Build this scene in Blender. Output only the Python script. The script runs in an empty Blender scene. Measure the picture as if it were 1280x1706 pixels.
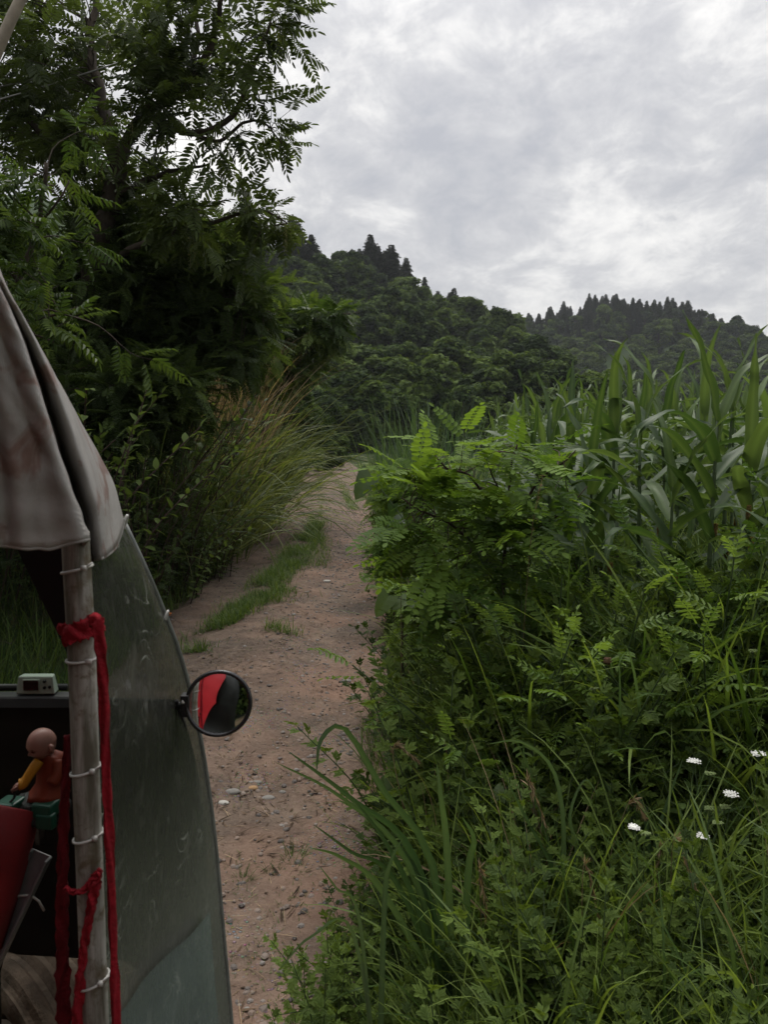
import bpy, math, random
import numpy as np
from math import radians, sin, cos, pi, sqrt, atan2

random.seed(11)
RNG = np.random.default_rng(11)
scene = bpy.context.scene
COL = scene.collection

# ------------------------------------------------------------------ camera
FPX = 1289.0                     # focal length in photo pixels
TANP = (853.0 - 725.0) / FPX     # downward tilt
PITCH = math.atan(TANP)
CH = 1.7
cam_d = bpy.data.cameras.new("camera")
cam_d.sensor_fit = 'VERTICAL'
cam_d.sensor_height = 7.06
cam_d.sensor_width = 5.3
cam_d.lens = FPX / 1706.0 * 7.06
cam_d.clip_start = 0.02
cam_d.clip_end = 3000
cam_d.dof.use_dof = True
cam_d.dof.focus_distance = 9.0
cam_d.dof.aperture_fstop = 3.2
cam = bpy.data.objects.new("camera", cam_d)
cam.location = (0, 0, CH)
cam.rotation_euler = (pi / 2 - PITCH, 0, 0)
COL.objects.link(cam)
scene.camera = cam

# ------------------------------------------------------------------ light
SUN_EL, SUN_AZ = radians(62), radians(6)      # azimuth from +Y towards +X
sun_dir = (sin(SUN_AZ) * cos(SUN_EL), cos(SUN_AZ) * cos(SUN_EL), sin(SUN_EL))
scene.view_settings.view_transform = 'Standard'
scene.view_settings.look = 'None'
scene.view_settings.exposure = 0.55
scene.view_settings.gamma = 1.0
scene.render.engine = 'CYCLES'
scene.cycles.use_denoising = True
scene.cycles.max_bounces = 8
scene.cycles.diffuse_bounces = 6
scene.cycles.transparent_max_bounces = 12
scene.cycles.sample_clamp_indirect = 6.0
scene.cycles.volume_bounces = 0

sun_l = bpy.data.lights.new("sun", 'SUN')
sun_l.energy = 1.5
sun_l.angle = radians(28)
sun_l.color = (1.0, 0.96, 0.90)
sun = bpy.data.objects.new("sun", sun_l)
sun.rotation_euler = (pi / 2 - SUN_EL, 0, pi - SUN_AZ)
COL.objects.link(sun)


class NT:
    """tiny node-tree builder"""
    def __init__(self, tree):
        self.t = tree
        tree.nodes.clear()

    def n(self, kind, **kw):
        nd = self.t.nodes.new(kind)
        for k, v in kw.items():
            if k.startswith('i_'):
                key = k[2:]
                key = int(key) if key.isdigit() else key.replace('_', ' ')
                self.set(nd, key, v)
            else:
                setattr(nd, k, v)
        return nd

    def set(self, nd, key, v):
        s = nd.inputs[key]
        if isinstance(v, bpy.types.NodeSocket):
            self.t.links.new(v, s)
        elif isinstance(v, bpy.types.Node):
            self.t.links.new(v.outputs[0], s)
        else:
            s.default_value = v

    def math(self, op, a, b=0.0, c=0.0, clamp=False):
        nd = self.t.nodes.new('ShaderNodeMath')
        nd.operation = op
        nd.use_clamp = clamp
        self.set(nd, 0, a); self.set(nd, 1, b)
        if len(nd.inputs) > 2: self.set(nd, 2, c)
        return nd.outputs[0]

    def mix(self, f, a, b, mode='MIX'):
        nd = self.t.nodes.new('ShaderNodeMix')
        nd.data_type = 'RGBA'
        nd.blend_type = mode
        self.set(nd, 0, f); self.set(nd, 6, a); self.set(nd, 7, b)
        return nd.outputs[2]

    def ramp(self, f, stops):
        nd = self.t.nodes.new('ShaderNodeValToRGB')
        e = nd.color_ramp.elements
        while len(e) > 1: e.remove(e[-1])
        e[0].position, e[0].color = stops[0][0], c4(stops[0][1])
        for p, c in stops[1:]:
            q = e.new(p); q.color = c4(c)
        self.set(nd, 0, f)
        return nd.outputs[0]

    def noise(self, vec, scale, detail=4, rough=0.55, dist=0.0):
        nd = self.t.nodes.new('ShaderNodeTexNoise')
        if vec is not None: self.set(nd, 'Vector', vec)
        self.set(nd, 'Scale', scale); self.set(nd, 'Detail', detail)
        self.set(nd, 'Roughness', rough); self.set(nd, 'Distortion', dist)
        return nd.outputs[0]

    def maprange(self, v, a, b, c=0.0, d=1.0):
        nd = self.t.nodes.new('ShaderNodeMapRange')
        self.set(nd, 0, v); self.set(nd, 1, a); self.set(nd, 2, b)
        self.set(nd, 3, c); self.set(nd, 4, d)
        return nd.outputs[0]


def c4(c):
    if isinstance(c, (int, float)): c = (c, c, c)
    return tuple(c) + (1.0,) if len(c) == 3 else tuple(c)


# ------------------------------------------------------------------ sky
world = bpy.data.worlds.new("World")
scene.world = world
world.use_nodes = True
w = NT(world.node_tree)
tc = w.n('ShaderNodeTexCoord')
sep = w.n('ShaderNodeSeparateXYZ', i_0=tc.outputs['Generated'])
zz = w.math('ADD', w.math('MAXIMUM', sep.outputs[2], 0.0), 0.34)
px = w.math('DIVIDE', sep.outputs[0], zz)
py = w.math('DIVIDE', sep.outputs[1], zz)
pv = w.n('ShaderNodeCombineXYZ', i_0=px, i_1=w.math('MULTIPLY', py, 0.85), i_2=3.7)
n1 = w.noise(pv, 2.0, 3, 0.5, 0.3)
n2 = w.noise(pv, 7.0, 6, 0.62, 0.35)
n3 = w.noise(pv, 19.0, 4, 0.6, 0.3)
cl = w.math('ADD', w.math('ADD', w.math('MULTIPLY', n1, 0.45), w.math('MULTIPLY', n2, 0.42)), w.math('MULTIPLY', n3, 0.13))
ccol = w.ramp(cl, [(0.39, (0.40, 0.406, 0.436)), (0.455, (0.475, 0.475, 0.492)), (0.50, (0.545, 0.542, 0.55)),
                   (0.535, (0.645, 0.637, 0.632)), (0.575, (0.75, 0.737, 0.72)), (0.64, (0.88, 0.86, 0.83))])
# brighter round the veiled sun
vm = w.n('ShaderNodeVectorMath', operation='DOT_PRODUCT', i_0=tc.outputs['Generated'], i_1=sun_dir)
glow = w.math('POWER', w.math('MAXIMUM', vm.outputs['Value'], 0.0), 5.0)
zen = w.maprange(sep.outputs[2], 0.45, 0.95)      # an overcast sky is brightest overhead
gain = w.math('ADD', w.math('ADD', w.math('MULTIPLY', glow, 0.5), 0.80), w.math('MULTIPLY', zen, 1.1))
hz = w.math('POWER', w.math('SUBTRACT', 1.0, w.math('MINIMUM', w.math('ABSOLUTE', sep.outputs[2]), 1.0)), 7.0)
ccol = w.mix(w.math('MULTIPLY', hz, 0.5), ccol, (0.66, 0.645, 0.635, 1))
ccol = w.mix(1.0, ccol, w.n('ShaderNodeCombineXYZ', i_0=gain, i_1=gain, i_2=gain), 'MULTIPLY')
scl = w.n('ShaderNodeVectorMath', operation='SCALE', i_0=ccol)
scl.inputs['Scale'].default_value = 10.0
sky = w.n('ShaderNodeTexSky', sky_type='NISHITA', sun_disc=False, sun_elevation=SUN_EL, sun_rotation=SUN_AZ)
both = w.mix(0.95, sky.outputs[0], scl.outputs[0])
bg = w.n('ShaderNodeBackground', i_Color=both, i_Strength=0.1)
w.n('ShaderNodeOutputWorld', i_Surface=bg)


# ------------------------------------------------------------------ geometry helpers
def P(u, v, Y):
    """the place at forward distance Y that the photo shows at (u, v)"""
    a = (u - 640.0) / FPX
    b = (853.0 - v) / FPX
    cp, sp = cos(PITCH), sin(PITCH)
    d = np.array([a, cp + b * sp, -sp + b * cp])
    return np.array([0, 0, CH]) + d * (Y / d[1])


def interp(x, xs, ys):
    return np.interp(x, xs, ys)


YK = [-9, 0, 2.2, 3, 4.2, 5.8, 7.2, 9.3, 12.5, 16, 23, 29, 40, 50, 56, 62, 70]
RK = [.2, .05, 0, 0, .03, .04, .03, 0, -.05, -.13, -.45, -.75, -1.3, -2.2, -3.7, -6.2, -11]
LK = [-2.1, -2.05, -2.05, -2.05, -2.05, -2.07, -2.12, -2.18, -2.26, -2.38, -2.8, -3.2, -4.0, -5.3, -6.9, -9.6, -15]


def smooth(t):
    t = np.clip(t, 0, 1)
    return t * t * (3 - 2 * t)


def bumps(x, y, s=1.0):
    return (np.sin(x * 1.7 * s + 1.3 * np.sin(y * .9 * s)) + np.sin(y * 2.1 * s + 1.1 * np.sin(x * 1.3 * s + 2)) +
            .5 * np.sin((x * 3.9 + y * 3.1) * s + 1.7)) / 2.5


H1U = [(-1200, 420), (-300, 360), (100, 330), (300, 385), (450, 455), (530, 478), (600, 480), (680, 525), (760, 560), (830, 600), (900, 660), (960, 705), (1000, 730)]
H2U = [(640, 690), (740, 600), (800, 566), (860, 556), (920, 545), (960, 530), (1050, 532), (1130, 548), (1170, 580), (1215, 640), (1240, 640), (1275, 612), (1400, 585), (1700, 560), (2600, 600)]
Y1, Y2 = 170.0, 320.0
H1X = [P(u, v, Y1)[0] for u, v in H1U]; H1Z = [max(P(u, v, Y1)[2] - 1.5, 0) for u, v in H1U]
H2X = [P(u, v, Y2)[0] for u, v in H2U]; H2Z = [max(P(u, v, Y2)[2] - 3, 0) for u, v in H2U]


def ground_z(x, y):
    x = np.asarray(x, float); y = np.asarray(y, float)
    L = interp(y, YK, LK); R = interp(y, YK, RK)
    dl = L - x; dr = x - R
    fade = smooth((95 - y) / 40) * smooth((y + 40) / 25)
    left = .10 * smooth(dl / .5) + .52 * np.clip(dl - .35, 0, 4) + .33 * np.clip(dl - 4.35, 0, 26)
    right = .16 * smooth((dr - .05) / .6) + .2 * smooth((dr - .7) / 1.2)
    h = (left + right) * fade
    inside = smooth((.25 + np.minimum(-dl, -dr)) / .3)
    h = h - .06 * inside * smooth((75 - y) / 8)
    h = h + .03 * bumps(x, y, 1.3) * (1 - inside)
    h1 = interp(x, H1X, H1Z) * (.12 + .88 * smooth((y - 66) / (Y1 - 66))) * smooth((y - 58) / 25) * (1 - .5 * smooth((y - Y1) / 100))
    h2 = interp(x, H2X, H2Z) * smooth((y - 150) / (Y2 - 150)) * (1 - .5 * smooth((y - Y2) / 200))
    far = bumps(x, y, .09) * 1.5 * smooth((y - 70) / 60)
    hill = np.maximum(h1, h2) + far * smooth(np.maximum(h1, h2) / 6)
    return np.where(y > 57, np.maximum(h, hill), h)


def path_z(x, y):
    L = interp(y, YK, LK); R = interp(y, YK, RK)
    t = (x - L) / (R - L)
    rut = -.035 * (np.exp(-((t - .2) / .11) ** 2) + np.exp(-((t - .8) / .12) ** 2)) + .025 * np.exp(-((t - .5) / .16) ** 2)
    edge = smooth((t - 0) / .08) * smooth((1 - t) / .08)
    return .0 + rut * edge + .006 * bumps(x, y, 4.1) + .004 * bumps(x + 7, y, 9.3) - .05 * (1 - edge)


def gz(x, y):
    """what one stands on at (x, y): the path or the ground"""
    L = float(interp(y, YK, LK)); R = float(interp(y, YK, RK))
    if L < x < R and y < 66: return float(max(path_z(np.float64(x), np.float64(y)), ground_z(x, y)))
    return float(ground_z(x, y))


class MB:
    """collects vertices and faces, builds ONE mesh object"""
    def __init__(self):
        self.V = []; self.Q = []; self.T = []; self.c = []; self.qm = []; self.tm = []; self.n = 0

    def add(self, V, Q=None, T=None, tint=0.5, m=0):
        V = np.asarray(V, np.float32).reshape(-1, 3)
        self.V.append(V)
        tt = np.asarray(tint, np.float32)
        self.c.append(np.full(len(V), float(tt), np.float32) if tt.ndim == 0 else tt.reshape(-1))
        if Q is not None and len(Q):
            Q = np.asarray(Q, np.int64).reshape(-1, 4); self.Q.append(Q + self.n); self.qm.append(np.full(len(Q), m))
        if T is not None and len(T):
            T = np.asarray(T, np.int64).reshape(-1, 3); self.T.append(T + self.n); self.tm.append(np.full(len(T), m))
        self.n += len(V)

    def inst(self, tpl, pos, R, scale, tint, m=0):
        """many copies of a small template merged in this mesh (leaves of one crown)"""
        pos = np.asarray(pos, float).reshape(-1, 3); N = len(pos)
        if not N: return
        R = np.asarray(R, float).reshape(-1, 3, 3)
        scale = np.broadcast_to(np.asarray(scale, float), (N,))
        tint = np.broadcast_to(np.asarray(tint, float), (N,))
        V = np.einsum('nij,vj->nvi', R, tpl['V']) * scale[:, None, None] + pos[:, None]
        nv = len(tpl['V'])
        off = (np.arange(N) * nv)[:, None, None]
        Q = (tpl['Q'][None] + off).reshape(-1, 4) if len(tpl['Q']) else None
        T = (tpl['T'][None] + off).reshape(-1, 3) if len(tpl['T']) else None
        c = (tint[:, None] + tpl['c'][None]).reshape(-1)
        self.add(V.reshape(-1, 3), Q, T, c, m)

    def tpl(self):
        V = np.concatenate(self.V)
        return dict(V=V.astype(float), Q=np.concatenate(self.Q) if self.Q else np.zeros((0, 4), int),
                    T=np.concatenate(self.T) if self.T else np.zeros((0, 3), int), c=np.concatenate(self.c))

    def tube(self, pts, rad, sides=6, tint=0.5, m=0, cap=True):
        pts = np.asarray(pts, float); k = len(pts)
        rad = np.broadcast_to(np.asarray(rad, float), (k,))
        tan = np.gradient(pts, axis=0)
        tan /= np.linalg.norm(tan, axis=1)[:, None] + 1e-12
        a = np.array([0, 0, 1.]) if abs(tan[0][2]) < .9 else np.array([1., 0, 0])
        u = np.cross(tan[0], a); u /= np.linalg.norm(u)
        ang = np.arange(sides) / sides * 2 * pi
        V = []
        for i in range(k):
            u = u - tan[i] * np.dot(u, tan[i]); u /= np.linalg.norm(u) + 1e-12
            v = np.cross(tan[i], u)
            V.append(pts[i] + rad[i] * (np.cos(ang)[:, None] * u + np.sin(ang)[:, None] * v))
        Q = [(i * sides + j, i * sides + (j + 1) % sides, (i + 1) * sides + (j + 1) % sides, (i + 1) * sides + j)
             for i in range(k - 1) for j in range(sides)]
        T = []
        V = np.concatenate(V)
        if cap:
            V = np.concatenate([V, pts[:1], pts[-1:]])
            c0, c1 = k * sides, k * sides + 1
            T = [(c0, (j + 1) % sides, j) for j in range(sides)] + [(c1, (k - 1) * sides + j, (k - 1) * sides + (j + 1) % sides) for j in range(sides)]
        self.add(V, Q, T, tint, m)

    def loft(self, rings, closed=False, capped=False, tint=0.5, m=0):
        """rings: equal-length point lists; closed = each ring is a loop"""
        A = np.asarray(rings, float); r, k = A.shape[:2]
        e = k if closed else k - 1
        Q = [(i * k + j, i * k + (j + 1) % k, (i + 1) * k + (j + 1) % k, (i + 1) * k + j) for i in range(r - 1) for j in range(e)]
        V = A.reshape(-1, 3); T = []
        if capped:
            V = np.concatenate([V, A[0].mean(0)[None], A[-1].mean(0)[None]])
            T = [(r * k, (j + 1) % k, j) for j in range(k)] + [(r * k + 1, (r - 1) * k + j, (r - 1) * k + (j + 1) % k) for j in range(k)]
        self.add(V, Q, T, tint, m)

    def box(self, c, s, R=None, tint=0.5, m=0):
        V = np.array([[x, y, z] for z in (-.5, .5) for y in (-.5, .5) for x in (-.5, .5)]) * np.asarray(s, float)
        if R is not None: V = V @ np.asarray(R).T
        self.add(V + np.asarray(c), [(0, 2, 3, 1), (4, 5, 7, 6), (0, 1, 5, 4), (2, 6, 7, 3), (0, 4, 6, 2), (1, 3, 7, 5)], None, tint, m)

    def build(self, name, mats, parent=None, smooth=False, loc=None, bevel=0.0):
        V = np.concatenate(self.V) if self.V else np.zeros((0, 3), np.float32)
        Q = np.concatenate(self.Q) if self.Q else np.zeros((0, 4), np.int64)
        T = np.concatenate(self.T) if self.T else np.zeros((0, 3), np.int64)
        me = bpy.data.meshes.new(name)
        me.vertices.add(len(V)); me.vertices.foreach_set('co', V.astype(np.float32).ravel())
        loops = np.concatenate([Q.ravel(), T.ravel()]).astype(np.int32)
        me.loops.add(len(loops)); me.loops.foreach_set('vertex_index', loops)
        st = np.concatenate([np.arange(len(Q)) * 4, len(Q) * 4 + np.arange(len(T)) * 3]).astype(np.int32)
        me.polygons.add(len(st)); me.polygons.foreach_set('loop_start', st)
        mi = np.concatenate([x for x in self.qm] + [x for x in self.tm]).astype(np.int32) if (self.qm or self.tm) else np.zeros(0, np.int32)
        if not isinstance(mats, (list, tuple)): mats = [mats]
        for mt in mats: me.materials.append(mt)
        me.polygons.foreach_set('material_index', mi)
        me.polygons.foreach_set('use_smooth', np.full(len(st), bool(smooth)))
        at = me.attributes.new('tint', 'FLOAT', 'POINT')
        at.data.foreach_set('value', np.concatenate(self.c).astype(np.float32) if self.c else np.zeros(0, np.float32))
        me.update(calc_edges=True)
        o = bpy.data.objects.new(name, me)
        COL.objects.link(o)
        if parent is not None: o.parent = parent
        if loc is not None: o.location = loc
        if bevel:
            b = o.modifiers.new('bevel', 'BEVEL'); b.width = bevel; b.segments = 2; b.limit_method = 'ANGLE'
        return o


def tag(o, label=None, cat=None, group=None, kind=None):
    if label: o['label'] = label
    if cat: o['category'] = cat
    if group: o['group'] = group
    if kind: o['kind'] = kind
    return o


def thing(name, label, cat, loc=(0, 0, 0), rz=0.0, group=None):
    o = bpy.data.objects.new(name, None)
    o.empty_display_size = .1
    COL.objects.link(o)
    o.location = tuple(float(q) for q in loc); o.rotation_euler = (0, 0, rz)
    return tag(o, label, cat, group)


KIDS = {}


def copy_thing(src, loc, rz, s, label, group=None, tilt=(0, 0)):
    """a copy of a thing with copies of its parts and sub-parts (mesh data shared)"""
    if src.name not in KIDS: KIDS[src.name] = [(c, list(c.children)) for c in src.children]
    r = src.copy(); COL.objects.link(r)
    r.location = tuple(float(q) for q in loc); r.rotation_euler = (tilt[0], tilt[1], rz); r.scale = (s, s, s) if np.isscalar(s) else s
    r['label'] = label
    if group: r['group'] = group
    for ch, gs in KIDS[src.name]:
        c = ch.copy(); COL.objects.link(c); c.parent = r
        for g in gs:
            d = g.copy(); COL.objects.link(d); d.parent = c
    return r


class Kind:
    """a few variants of one kind; the first use of each moves it, later uses copy it"""
    def __init__(self, variants): self.v = variants; self.used = [False] * len(variants)

    def put(self, i, loc, rz, s, label, group, tilt=(0, 0)):
        i %= len(self.v); o = self.v[i]
        if not self.used[i]:
            self.used[i] = True
            o.location = tuple(float(q) for q in loc); o.rotation_euler = (tilt[0], tilt[1], rz); o.scale = (s, s, s) if np.isscalar(s) else s
            o['label'] = label; o['group'] = group
            return o
        return copy_thing(o, loc, rz, s, label, group, tilt)


def unit(v):
    v = np.asarray(v, float)
    return v / (np.linalg.norm(v, axis=-1, keepdims=True) + 1e-12)


def frames(d, nrm):
    """leaf frames: +Y along d, +Z near nrm"""
    d = unit(d); X = unit(np.cross(d, nrm)); Z = np.cross(X, d)
    return np.stack([X, d, Z], axis=-1)


# ------------------------------------------------------------------ leaf templates
def leaf_quads(mb, base, d, n, L, W, fold=.18, tint=0.0, wide=.45, tipd=0.0, basew=0.0):
    """one leaflet of two folded quads"""
    d = unit(d); X = unit(np.cross(d, n)); Z = np.cross(X, d)
    b = np.asarray(base, float)
    f = fold * W
    if basew:
        V = [b, b + X * basew + Z * f * .5, b + d * L * wide + X * W * .5 + Z * f, b + d * L - Z * tipd * L, b + d * L * wide - X * W * .5 + Z * f, b - X * basew + Z * f * .5]
        mb.add(V, [(0, 1, 2, 3), (0, 3, 4, 5)], None, tint)
    else:
        V = [b, b + d * L * wide * .65 + X * W * .46 + Z * f, b + d * L * min(wide * 1.65, .8) + X * W * .40 + Z * (f * .8 - tipd * L * .4), b + d * L - Z * tipd * L,
             b + d * L * min(wide * 1.65, .8) - X * W * .40 + Z * (f * .8 - tipd * L * .4), b + d * L * wide * .65 - X * W * .46 + Z * f]
        mb.add(V, [(0, 1, 2, 3), (0, 3, 4, 5)], None, tint)


def pinnate(L, pairs, ll, lw, droop=.25, ang=62, t0=.16, fold=.2, terminal=True, hang=.2, tipd=.12, mid=.75, wide=.45):
    mb = MB()
    f = lambda t: np.array([0, L * t, -droop * L * t * t])
    ts = np.linspace(0, 1, 6)
    for i in range(5):
        a, b = f(ts[i]), f(ts[i + 1]); wr = .0035 * (1 - .6 * ts[i])
        x = np.array([wr, 0, 0])
        mb.add([a - x, a + x, b + x * .8, b - x * .8], [(0, 1, 2, 3)], None, -.15)
    for i in range(pairs):
        t = t0 + (1 - t0) * (i + .2) / pairs
        p = f(t); tg = unit(f(min(t + .02, 1.02)) - f(t - .02))
        s = sin(pi * (.18 + .72 * (i + .5) / pairs)) ** .6 * (1 if mid else 1)
        for sd in (-1, 1):
            a = radians(ang + random.uniform(-7, 7))
            d = tg * cos(a) + np.array([sd, 0, 0]) * sin(a) + np.array([0, 0, -hang + random.uniform(-.12, .12)])
            nn = np.array([sd * -.1 + random.uniform(-.25, .25), random.uniform(-.2, .2), 1.0])
            leaf_quads(mb, p, d, nn, ll * s * random.uniform(.9, 1.08), lw * (.6 + .4 * s), fold, random.uniform(-.07, .07), wide, tipd)
    if terminal:
        leaf_quads(mb, f(1.0), unit(f(1) - f(.95)) + np.array([0, 0, -.1]), np.array([0, 0, 1.]), ll * .8, lw * .85, fold, .05, wide, tipd)
    return mb.tpl()


def lobed(L, lw, pairs=2, seed=0):
    """deeply cut mugwort leaf"""
    r = random.Random(seed)
    mb = MB()
    f = lambda t: np.array([0, L * t, -.22 * L * t * t + .05 * L * t])
    leaf_quads(mb, f(0.0), np.array([0, 1, -.05]), np.array([0, 0, 1.]), L * .55, lw * .5, .1, -.05)
    leaf_quads(mb, f(.42), np.array([0, 1, -.25]), np.array([0, 0, 1.]), L * .6, lw * 1.15, .15, .02)
    for i in range(pairs):
        t = .18 + .42 * (i + .4) / pairs
        for sd in (-1, 1):
            a = radians(48 + r.uniform(-8, 8))
            d = np.array([sd * sin(a), cos(a), -.15 + r.uniform(-.15, .15)])
            leaf_quads(mb, f(t), d, np.array([r.uniform(-.2, .2), 0, 1.]), L * (.46 + .1 * i) * r.uniform(.85, 1.1), lw, .12, r.uniform(-.05, .06), .5)
    for sd in (-1, 1):   # teeth on the end lobe
        d = np.array([sd * .55, .8, -.2])
        leaf_quads(mb, f(.6), d, np.array([0, 0, 1.]), L * .3, lw * .7, .1, 0.0)
    return mb.tpl()


def simple_leaf(L, W, fold=.2, droop=.3, n=5, heart=False):
    """one blade with n sections and three points across"""
    mb = MB(); V = []; c = []
    for i in range(n + 1):
        t = i / n
        wd = W * .5 * (sin(pi * min(t * .94 + .06, 1)) ** .75) * (1.25 - .5 * t)
        if heart: wd = W * .5 * (max(0, 1 - t) ** .55) * (1.0 if t > .1 else .75)
        y = L * t; z = -droop * L * t * t
        yb = y - (.18 * L * (1 - t) ** 2 if heart else 0)
        V += [(-wd, yb, z + fold * wd), (0, y, z), (wd, yb, z + fold * wd)]; c += [0, .12, 0]
    Q = []
    for i in range(n):
        a = i * 3
        Q += [(a, a + 1, a + 4, a + 3), (a + 1, a + 2, a + 5, a + 4)]
    mb.add(V, Q, None, np.array(c))
    return mb.tpl()


def blades(mb, base, az, L, lean, curl, W, nseg=6, tint=0.5, m=0, fold=0.0, tip=.6, twist=None):
    """many grass blades; all arguments per blade"""
    base = np.asarray(base, float).reshape(-1, 3); N = len(base)
    B = lambda x: np.broadcast_to(np.asarray(x, float), (N,))
    az, L, lean, curl, W, tint = map(B, (az, L, lean, curl, W, tint))
    t = np.linspace(0, 1, nseg + 1)
    th = lean[:, None] + curl[:, None] * t[None] ** 1.6
    step = (L / nseg)[:, None]
    r = np.concatenate([np.zeros((N, 1)), np.cumsum(np.sin(th[:, :-1]) * step, 1)], 1)
    z = np.concatenate([np.zeros((N, 1)), np.cumsum(np.cos(th[:, :-1]) * step, 1)], 1)
    d = np.stack([np.cos(az), np.sin(az), 0 * az], -1)
    tw = B(0.0 if twist is None else twist)
    side = np.stack([-np.sin(az), np.cos(az), 0 * az], -1)
    C = base[:, None] + d[:, None] * r[..., None] + np.array([0, 0, 1.])[None, None] * z[..., None]
    wt = np.minimum(1, .45 + t * 3) * np.clip(1 - t, 0.0, 1) ** tip
    nrm = -d[:, None] * np.cos(th)[..., None] + np.array([0, 0, 1.]) * np.sin(th)[..., None]
    ca = np.cos(tw[:, None] * t[None])[..., None]; sa = np.sin(tw[:, None] * t[None])[..., None]
    S = side[:, None] * ca + nrm * sa
    off = S * (W[:, None] * wt[None] * .5)[..., None]
    k = nseg + 1
    if fold:
        lift = nrm * (W[:, None] * wt[None] * .5 * fold)[..., None]
        V = np.stack([C - off + lift, C, C + off + lift], 2).reshape(-1, 3)
        q = []
        for i in range(nseg):
            a = i * 3; q += [(a, a + 1, a + 4, a + 3), (a + 1, a + 2, a + 5, a + 4)]
        Q = (np.array(q)[None] + (np.arange(N) * 3 * k)[:, None, None]).reshape(-1, 4)
        c = np.repeat(tint, 3 * k) + np.tile(np.array([0, .13, 0]), N * k)
    else:
        V = np.stack([C - off, C + off], 2).reshape(-1, 3)
        q = [(i * 2, i * 2 + 1, i * 2 + 3, i * 2 + 2) for i in range(nseg)]
        Q = (np.array(q)[None] + (np.arange(N) * 2 * k)[:, None, None]).reshape(-1, 4)
        c = np.repeat(tint, 2 * k)
    mb.add(V, Q, None, c, m)
    return C
# ------------------------------------------------------------------ materials
def mat(name):
    m = bpy.data.materials.new(name); m.use_nodes = True
    return m, NT(m.node_tree)


def out(t, sh, disp=None):
    o = t.n('ShaderNodeOutputMaterial', i_Surface=sh)
    if disp is not None: t.set(o, 'Displacement', disp)


def leaf_mat(name, lo, hi, trans=.32, rough=.5, spec=.35, spot=None):
    """leaf: per-leaf hue from the tint attribute, per-plant hue from the object, light coming through"""
    m, t = mat(name)
    at = t.n('ShaderNodeAttribute', attribute_name='tint')
    oi = t.n('ShaderNodeObjectInfo')
    f = t.math('ADD', at.outputs['Fac'], t.math('MULTIPLY', t.math('SUBTRACT', oi.outputs['Random'], .5), .5))
    yel = lambda c: (c[0] * 1.16, c[1] * .95, c[2] * .95)
    lo, hi = yel(lo), yel(hi)
    col = t.ramp(f, [(0.0, tuple(.7 * c for c in lo)), (.3, lo), (.75, hi), (1.0, tuple(min(1, 1.25 * c) for c in hi))])
    if spot is not None:
        g = t.n('ShaderNodeNewGeometry')
        col = t.mix(t.maprange(t.noise(g.outputs['Position'], 14, 3), .62, .72), col, c4(spot))
    p = t.n('ShaderNodeBsdfPrincipled', i_Base_Color=col, i_Roughness=rough)
    t.set(p, 'Specular IOR Level', spec)
    tcol = t.mix(1.0, col, (1.5, 1.45, .7, 1), 'MULTIPLY')
    tr = t.n('ShaderNodeBsdfTranslucent', i_Color=tcol)
    sh = t.n('ShaderNodeMixShader', i_0=trans, i_1=p, i_2=tr)
    out(t, sh)
    return m


def plain(name, col, rough=.6, spec=.4, metal=0.0, var=.25, scale=12, bump=.0, col2=None, coat=0.0):
    m, t = mat(name)
    g = t.n('ShaderNodeTexCoord')
    n = t.noise(g.outputs['Object'], scale, 5, .6)
    c2 = col2 if col2 is not None else tuple(c * (1 - var) for c in col)
    cc = t.ramp(n, [(.35, c2), (.65, col)])
    p = t.n('ShaderNodeBsdfPrincipled', i_Base_Color=cc, i_Roughness=t.maprange(n, .3, .7, rough * .85, min(1, rough * 1.15)), i_Metallic=metal)
    t.set(p, 'Specular IOR Level', spec)
    if coat: t.set(p, 'Coat Weight', coat)
    if bump:
        b = t.n('ShaderNodeBump', i_Height=t.noise(g.outputs['Object'], scale * 4, 4), i_Strength=bump)
        b.inputs['Distance'].default_value = .01
        t.set(p, 'Normal', b.outputs[0])
    out(t, p)
    return m


M = {}
M['wing'] = leaf_mat('wingnut_leaf', (.025, .045, .016), (.056, .098, .030), .36, .5, .25)
M['dark'] = leaf_mat('dark_leaf', (.036, .072, .020), (.085, .152, .040), .44, .55, .2)
M['sap'] = leaf_mat('sapling_leaf', (.034, .076, .016), (.095, .170, .036), .38, .5, .3)
M['locust'] = leaf_mat('locust_leaf', (.052, .122, .022), (.105, .205, .036), .45, .6, .15)
M['mug'] = leaf_mat('mugwort_leaf', (.034, .072, .015), (.086, .156, .032), .36, .65, .15)
M['weed'] = leaf_mat('weed_leaf', (.052, .124, .024), (.112, .210, .044), .42, .55, .25)
M['grass'] = leaf_mat('grass_blade', (.050, .114, .022), (.120, .205, .046), .40, .5, .3)
M['sedge'] = leaf_mat('broad_grass_blade', (.034, .082, .036), (.076, .150, .066), .32, .4, .45)
M['misc'] = leaf_mat('reed_blade', (.044, .086, .022), (.125, .180, .052), .34, .5)
M['dry'] = leaf_mat('dry_grass', (.11, .098, .058), (.25, .225, .140), .25, .7, .2)
M['maize'] = leaf_mat('maize_leaf', (.034, .080, .026), (.074, .140, .048), .36, .5, .3)
M['forest'] = leaf_mat('forest_leaf', (.024, .054, .015), (.088, .158, .036), .30, .75, .1)
M['conifer'] = leaf_mat('conifer_needle', (.020, .034, .020), (.042, .064, .034), .15, .75, .1)
M['vine'] = leaf_mat('vine_leaf', (.024, .060, .018), (.060, .115, .030), .32, .45)
M['catkin'] = leaf_mat('seed_string', (.09, .12, .045), (.17, .20, .09), .3, .6)
M['bark'] = plain('bark', (.075, .060, .046), .9, .2, 0, .5, 9, .6)
M['twig'] = plain('twig', (.060, .038, .030), .8, .25, 0, .4, 20)
M['stem'] = plain('green_stem', (.06, .095, .035), .6, .35, 0, .35, 18)
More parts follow.
